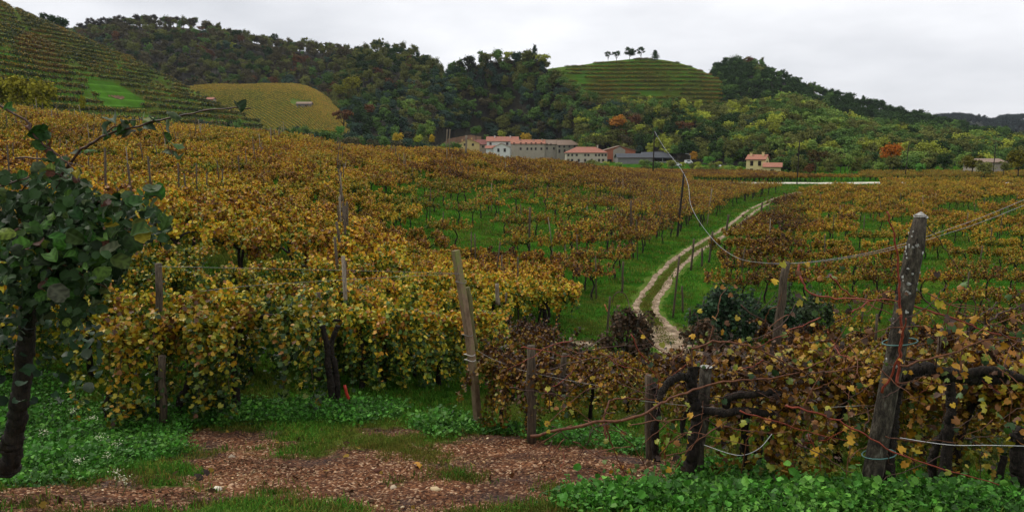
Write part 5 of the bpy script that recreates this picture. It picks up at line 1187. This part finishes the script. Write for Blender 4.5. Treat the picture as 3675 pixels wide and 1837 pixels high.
th = np.linspace(0, 6.28, 13)[:-1]; V = [t_ + (0, 0, .035)] + [t_ + (math.cos(q) * .060, math.sin(q) * .060, -.01 + nr2.normal() * .008) for q in th]; g.add(V, [(0, 1 + j, 1 + (j + 1) % 12) for j in range(12)])
part('lichen', g.mesh('lichen', M_lichen), e)
for vv_ in (.42, .81):
    c = b_ + (t_ - b_) * (1 - vv_); a = np.linspace(0, 2 * math.pi, 15); g = G(); tube(g, [(c[0] + .02 + .15 * math.cos(q), c[1] + .11 * math.sin(q), c[2] + .02 * math.cos(q)) for q in a], .006, 4); part('wire_tie', g.mesh('wire_tie', plain('green_wire', (.10, .22, .20), .5)), e)

eb = P(886, 506, 6.7); vb_ = thing('old_grapevine', tuple(eb), 'old vine whose thick black trunk bends right beside the lichened post', 'grapevine')
cane(vb_, pcurve([(885, 512), (886, 470), (890, 425), (893, 400), (897, 384), (910, 372), (928, 368.5), (950, 374), (975, 378), (1003, 377)], 6.7, 6.5, 5, .004), .072, .05, M_bark, 'trunk', 9)
cane(vb_, pcurve([(960, 376), (985, 370), (1010, 374), (1040, 385)], 6.5, 6.4, 5, .004), .045, .03, M_bark, 'arm', 7)
ep = P(691, 493, 7.15); va = thing('old_grapevine', tuple(ep), 'old black vine with crooked arms beside the sawn off post', 'grapevine')
cane(va, pcurve([(688, 498), (690, 470), (694, 440), (696, 412), (692, 392), (693, 366)], 7.15, 7.1, 5, .006), .062, .05, M_bark, 'trunk', 8)
cane(va, pcurve([(692, 384), (688, 377), (680, 376), (670, 381), (662, 390), (659, 400)], 7.1, 7.0, 5, .003), .045, .028, M_bark, 'arm', 7)
cane(va, pcurve([(703, 410), (722, 412), (745, 410), (770, 413), (800, 405)], 7.1, 6.9, 5, .004), .04, .03, M_bark, 'arm', 7)
cane(va, pcurve([(726, 404), (729, 397), (742, 394), (770, 392), (792, 395)], 7.15, 6.9, 5, .004), .04, .028, M_bark, 'arm', 7)
o = pole(706, 366, 697, 494, 7.3, .066, M_post_near, 'sawn off round post behind the crooked black vine', 'post', 'sawn_post', None, 12)
g = G(); c = P(706, 366, 7.3); th = np.linspace(0, 6.28, 15)[:-1]; g.add([c + (0, -.01, .012)] + [c + (.062 * math.cos(q), .062 * math.sin(q) - .01, .004) for q in th], [(0, 1 + j, 1 + (j + 1) % 14) for j in range(14)]); o2 = link('cut_end', g.mesh('cut_end', M_lichen), o, loc=tuple(-o.location))
CA = [([(530.5, 435.6), (584, 424), (634, 417), (661.5, 402), (686, 392), (723.5, 381), (769, 378), (800, 372)], 6.9, .016, M_cane, va, 4), ([(606, 441.8), (604, 425), (605, 410), (612, 399.5), (631, 397.7), (654.6, 399)], 7.3, .014, M_cane, va, 5),
      ([(606, 424), (612, 444.6), (625.6, 476)], 7.2, .010, M_cane, va, 4), ([(691.7, 348), (719, 341), (747, 345), (769, 353.6), (800, 370), (822, 380)], 7.0, .012, M_cane, va, 8), ([(631, 334), (645, 357.7), (656, 377), (658.7, 395)], 7.2, .007, M_cane_red, va, 3),
      ([(693, 372), (692, 350), (698, 320), (694, 312)], 7.1, .008, M_cane_dark, va, 5), ([(666, 455), (690, 448), (700, 428), (703, 400)], 6.9, .006, M_cane, va, 2), ([(671, 488), (678, 462), (700, 438), (727, 420)], 6.8, .008, M_cane, va, 3),
      ([(706, 370), (735, 345), (775, 330), (800, 300)], 7.2, .008, M_cane_dark, va, 6), ([(700, 365), (712, 330), (720, 300), (728, 286)], 7.3, .006, M_cane, va, 6),
      ([(660, 455), (672, 440), (690, 432), (720, 438), (760, 447)], 6.7, .006, M_cane, va, 3), ([(648, 480), (640, 455), (618, 432), (590, 420), (560, 395)], 7.4, .006, M_cane, va, 5),
      ([(785.6, 405), (824, 414.7), (857.7, 430), (893.7, 450.7), (935, 466), (999, 484)], 6.2, .010, M_cane_red, vb_, 6), ([(740, 410), (786, 424), (820, 434), (857, 441)], 6.3, .007, M_cane_red, vb_, 5),
      ([(898, 385), (900, 355), (902, 330), (900, 302.7), (899, 269.4), (895, 240), (887, 211)], 6.35, .014, M_cane_red, vb_, 2), ([(882, 392), (898, 359), (903, 334), (906, 318)], 6.25, .011, M_cane_red, vb_, 3),
      ([(799, 264), (801, 279), (814.7, 294), (852, 298.5), (898, 301)], 6.4, .010, M_cane_red, vb_, 6), ([(909, 304), (935, 312), (968.5, 323), (990.6, 331.7), (1030, 339)], 6.5, .010, M_cane_red, vb_, 7),
      ([(985, 323), (1003, 312), (1018, 307), (1040, 294)], 6.4, .009, M_cane_dark, vb_, 5), ([(913, 287), (927, 300), (942, 313.7), (960, 330)], 6.5, .008, M_cane_dark, vb_, 2), ([(922.7, 222), (943.5, 246), (960, 272), (972, 290)], 6.6, .005, M_cane_dark, vb_, 1),
      ([(790, 430), (815, 385), (838, 340), (860, 305)], 6.6, .007, M_cane, vb_, 7), ([(852, 312), (873, 300), (886, 303), (900, 303)], 6.4, .007, M_cane_red, vb_, 3), ([(830, 275), (846, 291), (870, 304), (893, 316)], 6.5, .008, M_cane_red, vb_, 4),
      ([(805, 368), (840, 352), (880, 330), (930, 326)], 6.6, .007, M_cane, vb_, 6), ([(960, 372), (963, 345), (980, 330), (1024, 312)], 6.3, .008, M_cane, vb_, 9), ([(1003, 376), (1008, 350), (1024, 335)], 6.3, .007, M_cane, vb_, 7),
      ([(935, 368), (940, 340), (934, 320)], 6.5, .006, M_cane_dark, vb_, 4), ([(1000, 378), (1012, 400), (1006, 430)], 6.4, .006, M_cane, vb_, 5), ([(845, 490), (850, 440), (848, 400), (858, 370)], 6.4, .005, M_cane, vb_, 5),
      ([(900, 365), (950, 353), (990, 338), (1030, 343)], 6.2, .010, M_cane, vb_, 8), ([(780, 470), (800, 440), (812, 400), (802, 360)], 6.9, .006, M_cane, vb_, 7), ([(740, 480), (748, 440), (770, 415)], 6.9, .006, M_cane, va, 6),
      ([(560, 400), (590, 375), (630, 352), (660, 345)], 7.8, .006, M_cane_dark, va, 5), ([(545, 425), (575, 398), (602, 380)], 7.8, .006, M_cane, va, 5), ([(640, 330), (660, 350), (690, 360)], 7.3, .006, M_cane, va, 3)]
for pts, y, r0, mat_, par, nl in CA:
    s = pcurve(pts, y, y + rnd.uniform(-.4, .4), 5, .006); cane(par, s, r0, r0 * .45, mat_, 'cane', 5); clothe(par, s, nl + 2, hues=(.3, .8))
for (u, v, h_, s_, y) in [(851, 403, .36, .2, 6.3), (846, 428, .56, .22, 6.2), (621, 446, .40, .0, 7), (849, 440, .28, .2, 6.2), (666, 440, .42, .18, 6.9), (672, 425, .40, .15, 6.9), (868, 352, .34, .15, 6.2), (902, 450, .3, .17, 6.2), (905, 463, .38, .15, 6.2),
                       (783, 263, .33, .15, 6.6), (960, 330, .5, .18, 6.3), (968, 343, .38, .15, 6.3), (1003, 345, .34, .15, 6.2), (720, 424, .3, .17, 6.8), (742, 422, .5, .18, 6.7), (735, 438, .36, .2, 6.7), (724, 400, .3, .14, 6.9), (700, 490, .28, .2, 6.8), (680, 483, .3, .16, 6.9),
                       (771, 465, .42, .2, 6.7), (775, 480, .55, .2, 6.7), (800, 440, .26, .18, 6.5), (815, 452, .3, .2, 6.4), (985, 408, .3, .2, 6.2), (1010, 425, .32, .2, 6.2), (760, 348, .9, .14, 7.0), (776, 281, .86, .15, 6.7), (660, 418, .28, .13, 7.1), (895, 300, .42, .12, 6.2),
                       (965, 283, .5, .14, 6.5), (983, 292, .45, .15, 6.4), (1010, 290, .44, .15, 6.4), (946, 316, .85, .12, 6.4), (870, 330, .45, .14, 6.4), (815, 312, .42, .13, 6.6), (855, 302, .7, .12, 6.4)]:
    if s_: leaf_at(vb_ if u > 780 else va, P(u, v, y), s_ * .6, h_ - .03, .95)
# hanging leaves over the right edge
for i in range(110):
    u = rnd.uniform(930, 1040); v = rnd.gauss(360, 28); leaf_at(vb_, P(u, v, rnd.uniform(6.1, 7.0)), rnd.uniform(.06, .11), rnd.choice([rnd.uniform(.2, .36), rnd.uniform(.3, .5)]), .9)
for i in range(55):
    u = rnd.uniform(700, 860); v = rnd.uniform(320, 470); leaf_at(va, P(u, v, rnd.uniform(6.8, 7.6)), rnd.uniform(.05, .10), rnd.choice([rnd.uniform(.22, .4), rnd.uniform(.7, .95)]), .7)

# thin twigs too many to pick apart
for par, uu, yy in ((va, (540, 790), 7.3), (vb_, (770, 1035), 6.6)):
    g = G()
    for i in range(75):
        u, v = rnd.uniform(*uu), rnd.uniform(345, 470) if par is va else rnd.uniform(290, 470); a = rnd.uniform(-1.2, 1.2) + (0 if rnd.random() < .5 else 1.6); L_ = rnd.uniform(25, 85); y = yy + rnd.uniform(-.5, .7)
        pp = [(u + L_ * t_ * math.cos(a + .5 * t_ * rnd.choice((-1, 1))), v + L_ * t_ * math.sin(a) * .7 + rnd.uniform(-3, 3)) for t_ in (-.5, -.15, .2, .5)]
        if min(p_[1] for p_ in pp) < (330 if par is va else 275): continue
        tube(g, pcurve(pp, y, y + rnd.uniform(-.4, .4), 4, .006), np.linspace(.006, .0025, 13), 4, rnd.choice((0, 0, 1, 2)))
    o = part('twigs', g.mesh('twigs', [M_cane_dark, M_cane, M_cane_red]), par); o['kind'] = 'stuff'

# ---- the dark climbing shrub at the left
ME_cor = []
for i_, (cu, ro) in enumerate([(.35, .10), (.7, .25), (1.0, .45), (.2, .6), (.9, -.15), (1.3, .3), (.5, .8), (-.5, .2)]):
    CV, CF = cordate(9, 9, cu, ro, .022, i_); ME_cor.append(raw_mesh('broad_leaf', CV, CF, M_bush, None, np.clip(.45 + .30 * np.cos(16 * (CV[:, 0] + .5 + .7 * np.abs(CV[:, 1]))) * np.minimum(1, np.abs(CV[:, 1]) * 6) + .25 * (np.abs(CV[:, 1]) < .03) + (i_ % 4 - 1.5) * .08, 0, 1), True))
eb = P(14, 452, 5.9); sh = thing('climbing_shrub', tuple(eb), 'dark green climbing shrub with big round leaves at the left edge', 'shrub')
cane(sh, pcurve([(10, 470), (13, 440), (20, 400), (26, 350), (29, 310), (33, 280), (40, 250)], 5.9, 5.4, 5, .006), .075, .045, M_bark, 'trunk', 9)
SC = [([(40, 215), (69, 164), (90, 143.5), (117.6, 130.7), (152, 122.4), (174, 117), (207.6, 110.6), (250.5, 107.9)], .010, M_cane_dark, 15), ([(152, 122), (160, 124), (165, 136), (171, 152), (178.5, 166.7), (199, 176)], .004, M_cane, 5), ([(-20, 98), (0, 105.8), (25, 121), (37, 137.6), (55, 153), (69, 164), (80, 182)], .009, M_cane_dark, 8),
      ([(15, 158), (50, 158.5), (69, 163), (85, 166)], .006, M_cane_dark, 6), ([(-5, 188), (17, 181), (52, 173), (68, 178.5)], .007, M_cane_dark, 6), ([(55, 245), (76, 222), (100, 211), (115, 207)], .006, M_cane, 6), ([(-5, 240), (20, 248), (40, 262), (52, 270)], .006, M_cane, 5),
      ([(92, 143), (110, 130), (128, 121), (140, 119.5), (156, 121)], .005, M_cane_dark, 6), ([(20, 190), (35, 180), (45, 175)], .006, M_cane_dark, 3), ([(60, 230), (90, 205), (130, 196), (160, 198)], .007, M_cane_dark, 12), ([(60, 250), (95, 235), (130, 228), (158, 222)], .006, M_cane_dark, 10), ([(40, 255), (70, 268), (100, 285), (120, 292)], .006, M_cane, 8)]
GR = [(.04, .09, .018), (.05, .10, .024), (.075, .13, .025), (.08, .11, .06), (.03, .06, .016), (.02, .04, .012), (.06, .13, .02)]
def gcol():
    r = rnd.random()
    if r < .04: return (.30, .24, .03)
    if r < .09: return (.15, .20, .03)
    if r < .15: return (.09, .035, .02)
    return tuple(a * rnd.uniform(.8, 1.25) for a in rnd.choice(GR))
for pts, r0, mat_, nl in SC:
    s = pcurve(pts, 5.1, 5.0 + rnd.uniform(-.2, .2), 5, .004); cane(sh, s, r0, r0 * .4, mat_, 'cane', 5)
    for i in range(nl):
        k = rnd.random() ** .8 * (len(s) - 1); p_ = s[int(k)] + nr.normal(size=3) * .035; leaf_at(sh, p_, rnd.uniform(.05, .115), gcol(), 1, ME_cor, 'tint', (nr.normal() * .9, -abs(nr.normal()) * .6, .7 + nr.normal() * .35))
nl = 0; inner = G(); ip, inr, isz, irr = [], [], [], []
while nl < 2300:
    u = rnd.gauss(62, 52); v = rnd.gauss(240, 48)
    w1_, w2_ = float(vnoise(u / 14, 1, 41)) - .5, float(vnoise(u / 11, 5, 43)) - .5; top = np.interp(u, [-60, 0, 60, 110, 140, 165], [150, 160, 176, 188, 190, 205]) + 34 * w1_; bot = np.interp(u, [-60, 0, 50, 90, 130, 165], [372, 350, 322, 306, 272, 235]) + 50 * w2_
    if not (-70 < u < 168 and top < v < bot): continue
    nl += 1; edge = min(v - top, bot - v); y = 5.2 + rnd.gauss(0, .25) + (.0 if edge < 12 else rnd.uniform(-.3, .1)); p_ = P(u, v, y); nm = (nr.normal() * .6, -abs(nr.normal()) * .7 - .1, .6 + nr.normal() * .35)
    if nl <= 200: leaf_at(sh, P(u, v, y - .2), (rnd.uniform(.04, .085) if rnd.random() < .75 else rnd.uniform(.08, .125)), gcol(), 1, ME_cor, 'tint', nm)
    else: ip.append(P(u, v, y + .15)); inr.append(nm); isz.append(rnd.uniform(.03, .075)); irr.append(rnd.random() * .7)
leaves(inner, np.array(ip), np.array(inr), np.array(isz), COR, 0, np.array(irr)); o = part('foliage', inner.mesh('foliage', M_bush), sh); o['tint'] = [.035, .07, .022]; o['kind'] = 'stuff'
# hanging sprays under it
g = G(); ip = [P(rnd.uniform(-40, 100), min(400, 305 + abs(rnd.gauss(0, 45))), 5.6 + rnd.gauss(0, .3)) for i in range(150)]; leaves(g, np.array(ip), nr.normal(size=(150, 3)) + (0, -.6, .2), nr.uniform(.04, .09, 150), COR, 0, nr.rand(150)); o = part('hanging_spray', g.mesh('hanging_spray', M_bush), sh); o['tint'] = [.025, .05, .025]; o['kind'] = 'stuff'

# ---- twin trunk and neighbours of the first left row
def trunk_thing(px, y, r, label):
    b0 = P(*px[0], y); e = thing('vine_stock', tuple(b0), label, 'vine trunk'); cane(e, pcurve(px, y, y, 5, .006), r, r * .7, M_bark, 'trunk', 8); return e
trunk_thing([(333, 409), (331, 385), (328, 365), (327, 345), (322, 325)], 12.0, .06, 'left stem of the twin black trunks where the red pipe leans')
trunk_thing([(338, 408), (337, 385), (334, 362), (331, 345), (338, 325)], 12.1, .055, 'right stem of the twin black trunks where the red pipe leans')
trunk_thing([(367, 389), (362, 375), (358, 360), (352, 340)], 14, .06, 'crooked black trunk low in the grass right of the twin trunks')
trunk_thing([(176, 421), (180, 400), (188, 385), (190, 372)], 11.4, .06, 'bent black trunk under the left canopy')
trunk_thing([(109, 425), (107, 405), (112, 385)], 11.2, .06, 'black trunk rising under the left canopy behind the white flowers')
trunk_thing([(545, 336), (545, 318), (543, 300), (540, 290)], 31, .11, 'thick black trunk of the golden vine below the embankment')
trunk_thing([(441, 384), (440, 365), (437, 348)], 16, .06, 'black trunk left of the leaning brown post')
trunk_thing([(946, 500), (946, 470), (948, 430), (952, 400), (946, 375)], 7.3, .06, 'tall black trunk behind the bend of the old vine'); trunk_thing([(931, 498), (933, 460), (938, 440), (948, 428)], 7.4, .045, 'thin black trunk joining the tall one behind the old vine')
trunk_thing([(1020, 512), (1019, 470), (1016, 430)], 6.9, .08, 'black trunk cut by the right edge'); trunk_thing([(997, 506), (999, 480), (1004, 455)], 7.3, .045, 'thin black trunk near the right edge')
trunk_thing([(656, 463), (655, 430), (657, 400), (655, 385)], 8.4, .05, 'thin black trunk behind the mossy stake'); trunk_thing([(758, 474), (757, 450), (763, 425), (768, 410)], 8.0, .05, 'black trunk right of the crooked vine'); trunk_thing([(737, 472), (741, 450), (748, 430)], 8.3, .04, 'leaning thin trunk right of the crooked vine')

# ------------------------------------------------------------------ grass, weeds, stones
def tuft(seed, nb, h, spread, w):
    r = np.random.RandomState(seed); g = G()
    for i in range(nb):
        a = r.uniform(0, 6.28); x, y = r.normal(size=2) * spread * .5; hh = h * r.uniform(.5, 1.1); ln = r.uniform(.2, .8) * hh; d = np.array((math.cos(a), math.sin(a))); s = np.array((-d[1], d[0])) * w
        V = [(x - s[0], y - s[1], -.01), (x + s[0], y + s[1], -.01), (x + d[0] * ln * .4 - s[0] * .8, y + d[1] * ln * .4 - s[1] * .8, hh * .6), (x + d[0] * ln * .4 + s[0] * .8, y + d[1] * ln * .4 + s[1] * .8, hh * .6), (x + d[0] * ln, y + d[1] * ln, hh * (.95 if ln < .5 * hh else .7))]
        g.add(V, [(0, 1, 3), (0, 3, 2), (2, 3, 4)], 0, r.rand())
    return g
def rosette(seed, n_, h, sp, ls):
    r = np.random.RandomState(seed); g = G(); q_ = np.column_stack([r.normal(size=(n_, 2)) * sp * .5, h * (.2 + .9 * r.rand(n_))]); leaves(g, q_, r.normal(size=(n_, 3)) * .75 + (0, 0, 1), ls * (.5 + 1.1 * r.rand(n_) ** 2), (PEN, LOB, COR)[seed % 3], 0, r.rand(n_))
    for i in range(min(8, n_)): tube(g, [(0, 0, 0), q_[i]], .003, 3, 0, .4, cap=False)
    return g
def scatter(n_, ymin, ymax, umin, umax, fn):
    y = ymin * (ymax / ymin) ** nr.rand(n_) if ymax / ymin < 4 else np.sqrt(nr.rand(n_) * (ymax ** 2 - ymin ** 2) + ymin ** 2); x = (nr.uniform(umin, umax, n_) - 512) / F * y
    z, d = Hd(x, y); u, v = proj(x, y, z); k = fn(u, v, x, y, d); return x[k], y[k], z[k], u[k], v[k]
gcols = np.array([(.06, .17, .016), (.075, .21, .02), (.05, .13, .014), (.14, .18, .024)])
def lay(name, label, variants, n_, ymin, ymax, um, uM, fn, sc_, cols, mats, cat='grass', tilt=.15):
    x, y, z, u, v = scatter(n_, ymin, ymax, um, uM, fn); k = len(x); c = cols[nr.randint(len(cols), size=k)] * nr.uniform(.75, 1.25, (k, 1))
    dry = sm(.38, .7, vnoise(x / 1.7, y / 1.7, 14))[:, None] if cat == 'grass' else 0
    c = c * (1 - .55 * dry) + np.array((.15, .13, .025)) * .55 * dry
    stuff(name, label, cat, variants, mats, np.column_stack([x, y, z]), np.column_stack([nr.normal(size=(k, 2)) * tilt, nr.rand(k) * 6.28]), nr.uniform(*sc_, k), nr.randint(0, len(variants), k), tint=c)
def gnear(u, v, x, y, d): return (u > -90) & (u < 1110) & (v < 545) & (d < .25 + .55 * nr.rand(len(u)) ** 2) & (nr.rand(len(u)) < np.where((d > .05), .5, 1))
lay('grass', 'green grass growing round the dirt patch', [tuft(i, 16, .085, .10, .0045) for i in range(3)], 42000, 5.2, 15, -100, 1120, gnear, (.6, 1.3), gcols, [M_grass])
def gmid(u, v, x, y, d): return (d < .4) & ((u < 700) | (v < 480))
lay('meadow_grass', 'bright green grass between the vine rows', [tuft(10 + i, 22, .17, .30, .012) for i in range(3)], 30000, 15, 46, -40, 1060, lambda u, v, x, y, d: (d < .4) & (dtrack(x, y) > .95), (.6, 1.2), gcols * 1.05, [M_grass])
lay('valley_grass', 'bright green grass on the far vineyard floor', [tuft(20 + i, 20, .26, .7, .03) for i in range(3)], 26000, 46, 190, 380, 1040, lambda u, v, x, y, d: dtrack(x, y) > 1.0, (.6, 1.2), gcols * 1.05, [M_grass])
lay('track_grass', 'low grass along the middle of the farm track', [tuft(30 + i, 18, .09, .25, .012) for i in range(3)], 90000, 32, 110, 630, 780, lambda u, v, x, y, d: (dtrack(x, y) < .28), (.6, 1.2), np.array([(.10, .17, .02), (.16, .15, .03)]), [M_grass])
wcols = np.array([(.05, .17, .018), (.07, .23, .024), (.11, .27, .035), (.035, .10, .015)])
def wreg(u, v, x, y, d):
    w = np.zeros(len(u), bool)
    for a, b_, c_, e_ in ((40, 452, 80, 38), (640, 503, 80, 13), (800, 508, 180, 15), (960, 509, 110, 12), (445, 428, 34, 9), (500, 432, 34, 5), (560, 440, 60, 6), (200, 412, 130, 13), (330, 412, 80, 12), (100, 440, 100, 25), (590, 452, 60, 10), (700, 476, 100, 9), (20, 400, 60, 30)):
        w |= (((u - a) / c_) ** 2 + ((v - b_) / e_) ** 2 < (.55 + .6 * nr.rand(len(u))))
    return w & (d < .75)
lay('weeds', 'leafy green weeds carpeting the verge', [rosette(40 + i, 30, .10, .20, .032) for i in range(4)], 30000, 5.0, 13, -100, 1120, wreg, (.6, 1.4), wcols, [M_weed], 'weeds')
def wreg2(u, v, x, y, d):
    w = np.zeros(len(u), bool)
    for a, b_, c_, e_ in ((45, 458, 75, 28), (930, 511, 160, 9), (700, 511, 110, 6), (440, 427, 28, 7), (190, 420, 60, 8)):
        w |= (((u - a) / c_) ** 2 + ((v - b_) / e_) ** 2 < (.5 + .6 * nr.rand(len(u))))
    return w
lay('tall_weeds', 'taller leafy weeds and nettles at the foot of the vines', [rosette(50 + i, 44, .20, .22, .042) for i in range(4)], 5200, 5.0, 13, -100, 1120, wreg2, (.6, 1.3), wcols, [M_weed], 'weeds')
lay('dry_grass', 'thin yellowish grass straggling over the dirt', [tuft(80 + i, 9, .05, .14, .004) for i in range(3)], 60000, 4.9, 13, -100, 900, lambda u, v, x, y, d: (d > .12) & (d < .97) & (vnoise(x * 1.8, y * 2.5, 91) > .40 + .4 * nr.rand(len(u))), (.6, 1.5), np.array([(.10, .12, .02), (.16, .13, .03), (.07, .12, .018)]), [M_grass])
# fallen leaves
lf = [G() for _ in range(3)]
for g in lf: leaves(g, np.zeros((1, 3)), np.array([(nr.normal() * .3, nr.normal() * .3, 1)]), .07, LOB, 0, np.array([.5]))
x, y, z, u, v = scatter(5200, 5, 40, -60, 1080, lambda u, v, x, y, d: nr.rand(len(u)) < .8); k = len(x)
stuff('fallen_leaves', 'fallen brown and yellow vine leaves scattered on the ground', 'leaves', lf, [M_tree], np.column_stack([x, y, z + .02]), np.column_stack([nr.normal(size=(k, 2)) * .4, nr.rand(k) * 6.28]), nr.uniform(.5, 1.3, k), nr.randint(0, 3, k),
      tint=np.array([(.12, .05, .02), (.07, .035, .018), (.25, .16, .03), (.05, .03, .015)])[nr.randint(0, 4, k)])
def rock(seed, sub=1):
    r = np.random.RandomState(seed); g = G(); t_ = (1 + 5 ** .5) / 2; V = np.array([(-1, t_, 0), (1, t_, 0), (-1, -t_, 0), (1, -t_, 0), (0, -1, t_), (0, 1, t_), (0, -1, -t_), (0, 1, -t_), (t_, 0, -1), (t_, 0, 1), (-t_, 0, -1), (-t_, 0, 1)]) / 1.9
    Fc = [(0, 11, 5), (0, 5, 1), (0, 1, 7), (0, 7, 10), (0, 10, 11), (1, 5, 9), (5, 11, 4), (11, 10, 2), (10, 7, 6), (7, 1, 8), (3, 9, 4), (3, 4, 2), (3, 2, 6), (3, 6, 8), (3, 8, 9), (4, 9, 5), (2, 4, 11), (6, 2, 10), (8, 6, 7), (9, 8, 1)]
    if sub:
        V = list(map(tuple, V)); nf = []; mid = {}
        def md2(a, b_):
            k = (min(a, b_), max(a, b_))
            if k not in mid: mid[k] = len(V); q_ = (np.array(V[a]) + np.array(V[b_])) / 2; V.append(tuple(q_ / np.linalg.norm(q_)))
            return mid[k]
        for a, b_, c_ in Fc: x_, y_, z_ = md2(a, b_), md2(b_, c_), md2(c_, a); nf += [(a, x_, z_), (x_, b_, y_), (z_, y_, c_), (x_, y_, z_)]
        Fc = nf; V = np.array(V)
    V = V * (1 + r.normal(size=(len(V), 1)) * .16) * (1, .75, .5); g.add(V, Fc, 0, r.rand()); return g
x, y, z, u, v = scatter(90000, 4.9, 11, -60, 800, lambda u, v, x, y, d: (d > .35) & (vnoise(x * 1.6, y * 2.2, 77) > .40 + .45 * nr.rand(len(u)))); k = len(x)
scol = np.array([(.28, .17, .09), (.19, .10, .052), (.46, .30, .15), (.13, .06, .026), (.56, .44, .27), (.19, .12, .07)])
stuff('gravel', 'loose reddish gravel and clods on the dirt track', 'gravel', [rock(60 + i, 0) for i in range(4)], [M_stone], np.column_stack([x, y, z + .003]), np.column_stack([nr.normal(size=(k, 2)) * .3, nr.rand(k) * 6.28]), .003 + .020 * nr.rand(k) ** 4, nr.randint(0, 4, k), tint=scol[nr.choice(6, k, p=[.22, .32, .08, .27, .04, .07])] * (.28 + .72 * sm(.3, .75, vnoise(x * .9, y * 1.3, 55)))[:, None])
def one_stone(u, v, s, col, label):
    q_ = hit(u, v); z, _ = Hd(np.array([q_[0]]), np.array([q_[1]])); me = rock(int(u), 1).mesh('stone', M_stone, True); o = link('stone', me, loc=(q_[0], q_[1], float(z[0]) + s * .2), rot=(0, 0, rnd.uniform(0, 6)), scale=(s, s, s)); o['tint'] = list(col); tag(o, label, 'stone')
one_stone(329, 503, .075, (.55, .42, .22), 'largest pale yellow stone at the bottom of the dirt track'); one_stone(435.4, 488.6, .06, (.58, .45, .26), 'pale yellow stone in the middle of the dirt track'); one_stone(313.5, 509, .05, (.50, .28, .18), 'pinkish stone beside the largest pale stone')
one_stone(232, 457, .055, (.45, .36, .26), 'tan stone on the left part of the dirt track'); one_stone(217, 489, .05, (.55, .50, .40), 'flat whitish stone by the grass patch at the left'); one_stone(450, 466, .035, (.45, .30, .2), 'small tan clod near the orange leaf'); one_stone(378, 471, .05, (.10, .045, .03), 'dark red brown clod in the middle of the dirt')
one_stone(393, 487, .045, (.40, .32, .22), 'small grey tan stone below the dark clod'); one_stone(297, 507, .045, (.5, .42, .3), 'pale flat stone at the bottom edge of the picture left of the pinkish one')
for (u, v, h_, lab) in [(417.5, 468.7, .55, 'bright orange fallen leaf lying in the middle of the dirt'), (198, 478, .95, 'curled dark leaf on the gravel at the left'), (205, 474, .95, 'upright dark dead leaf on the gravel at the left')]:
    q_ = hit(u, v); z, _ = Hd(np.array([q_[0]]), np.array([q_[1]])); me = ME_lob[2]; o = link('fallen_leaf', me, loc=(q_[0], q_[1], float(z[0]) + .04), rot=(.35 if h_ < .9 else 1.0, .2, 1), scale=(.15,) * 3); o['hue'] = h_; o['val'] = 1.1 if h_ < .9 else .5; tag(o, lab, 'leaf')
# white flowering weeds
M_flower = plain('cream_petals', (.62, .62, .42), .7); M_stem = plain('green_stem', (.07, .14, .03), .6)
for i, (u, v, vb2, lab) in enumerate([(73, 409, 445, 'tallest white flowering weed under the left vines'), (91, 417, 450, 'white flowering weed right of the tallest one'), (100, 436, 465, 'white flowering weed in the middle of the left weeds'), (116, 443, 470, 'cream flower head at the right of the weeds'), (107, 455, 478, 'cream flower head just below the middle weeds'),
                                 (117, 471, 490, 'small cream flower near the dirt'), (125, 478, 495, 'lowest cream flower at the edge of the dirt'), (42, 431, 460, 'white flowering weed beside the leaning shrub trunk'), (78, 460, 480, 'faint white flower in the dark weeds')]):
    y = hit(u, vb2)[1]; b0 = P(u - 3, vb2, y); t0 = P(u, v, y); e = thing('flowering_weed', tuple(b0), lab, 'flower'); g = G(); tube(g, spline([b0, (b0 + t0) / 2 + (.02, 0, 0), t0], 3), .003, 4); part('stem', g.mesh('stem', M_stem), e)
    g = G(); q_ = t0 + nr.normal(size=(34, 3)) * (.035, .03, .022); leaves(g, q_, nr.normal(size=(34, 3)) + (0, 0, 1), .016, DIA); part('flower_head', g.mesh('flower_head', M_flower, False), e)
#HAZE
hb = G(); box(hb, -1400, 2600, -60, 3600, -80, 420); hz = link('haze', hb.mesh('haze', [], False)); tag(hz, 'faint autumn haze over the valley', 'haze', kind='stuff')
m = bpy.data.materials.new('haze'); m.use_nodes = True; m.node_tree.nodes.clear(); o_ = m.node_tree.nodes.new('ShaderNodeOutputMaterial'); pv = m.node_tree.nodes.new('ShaderNodeVolumePrincipled')
pv.inputs['Color'].default_value = (.75, .82, .95, 1); pv.inputs['Density'].default_value = .00005; pv.inputs['Anisotropy'].default_value = .2; m.node_tree.links.new(pv.outputs[0], o_.inputs['Volume']); hz.data.materials.append(m)
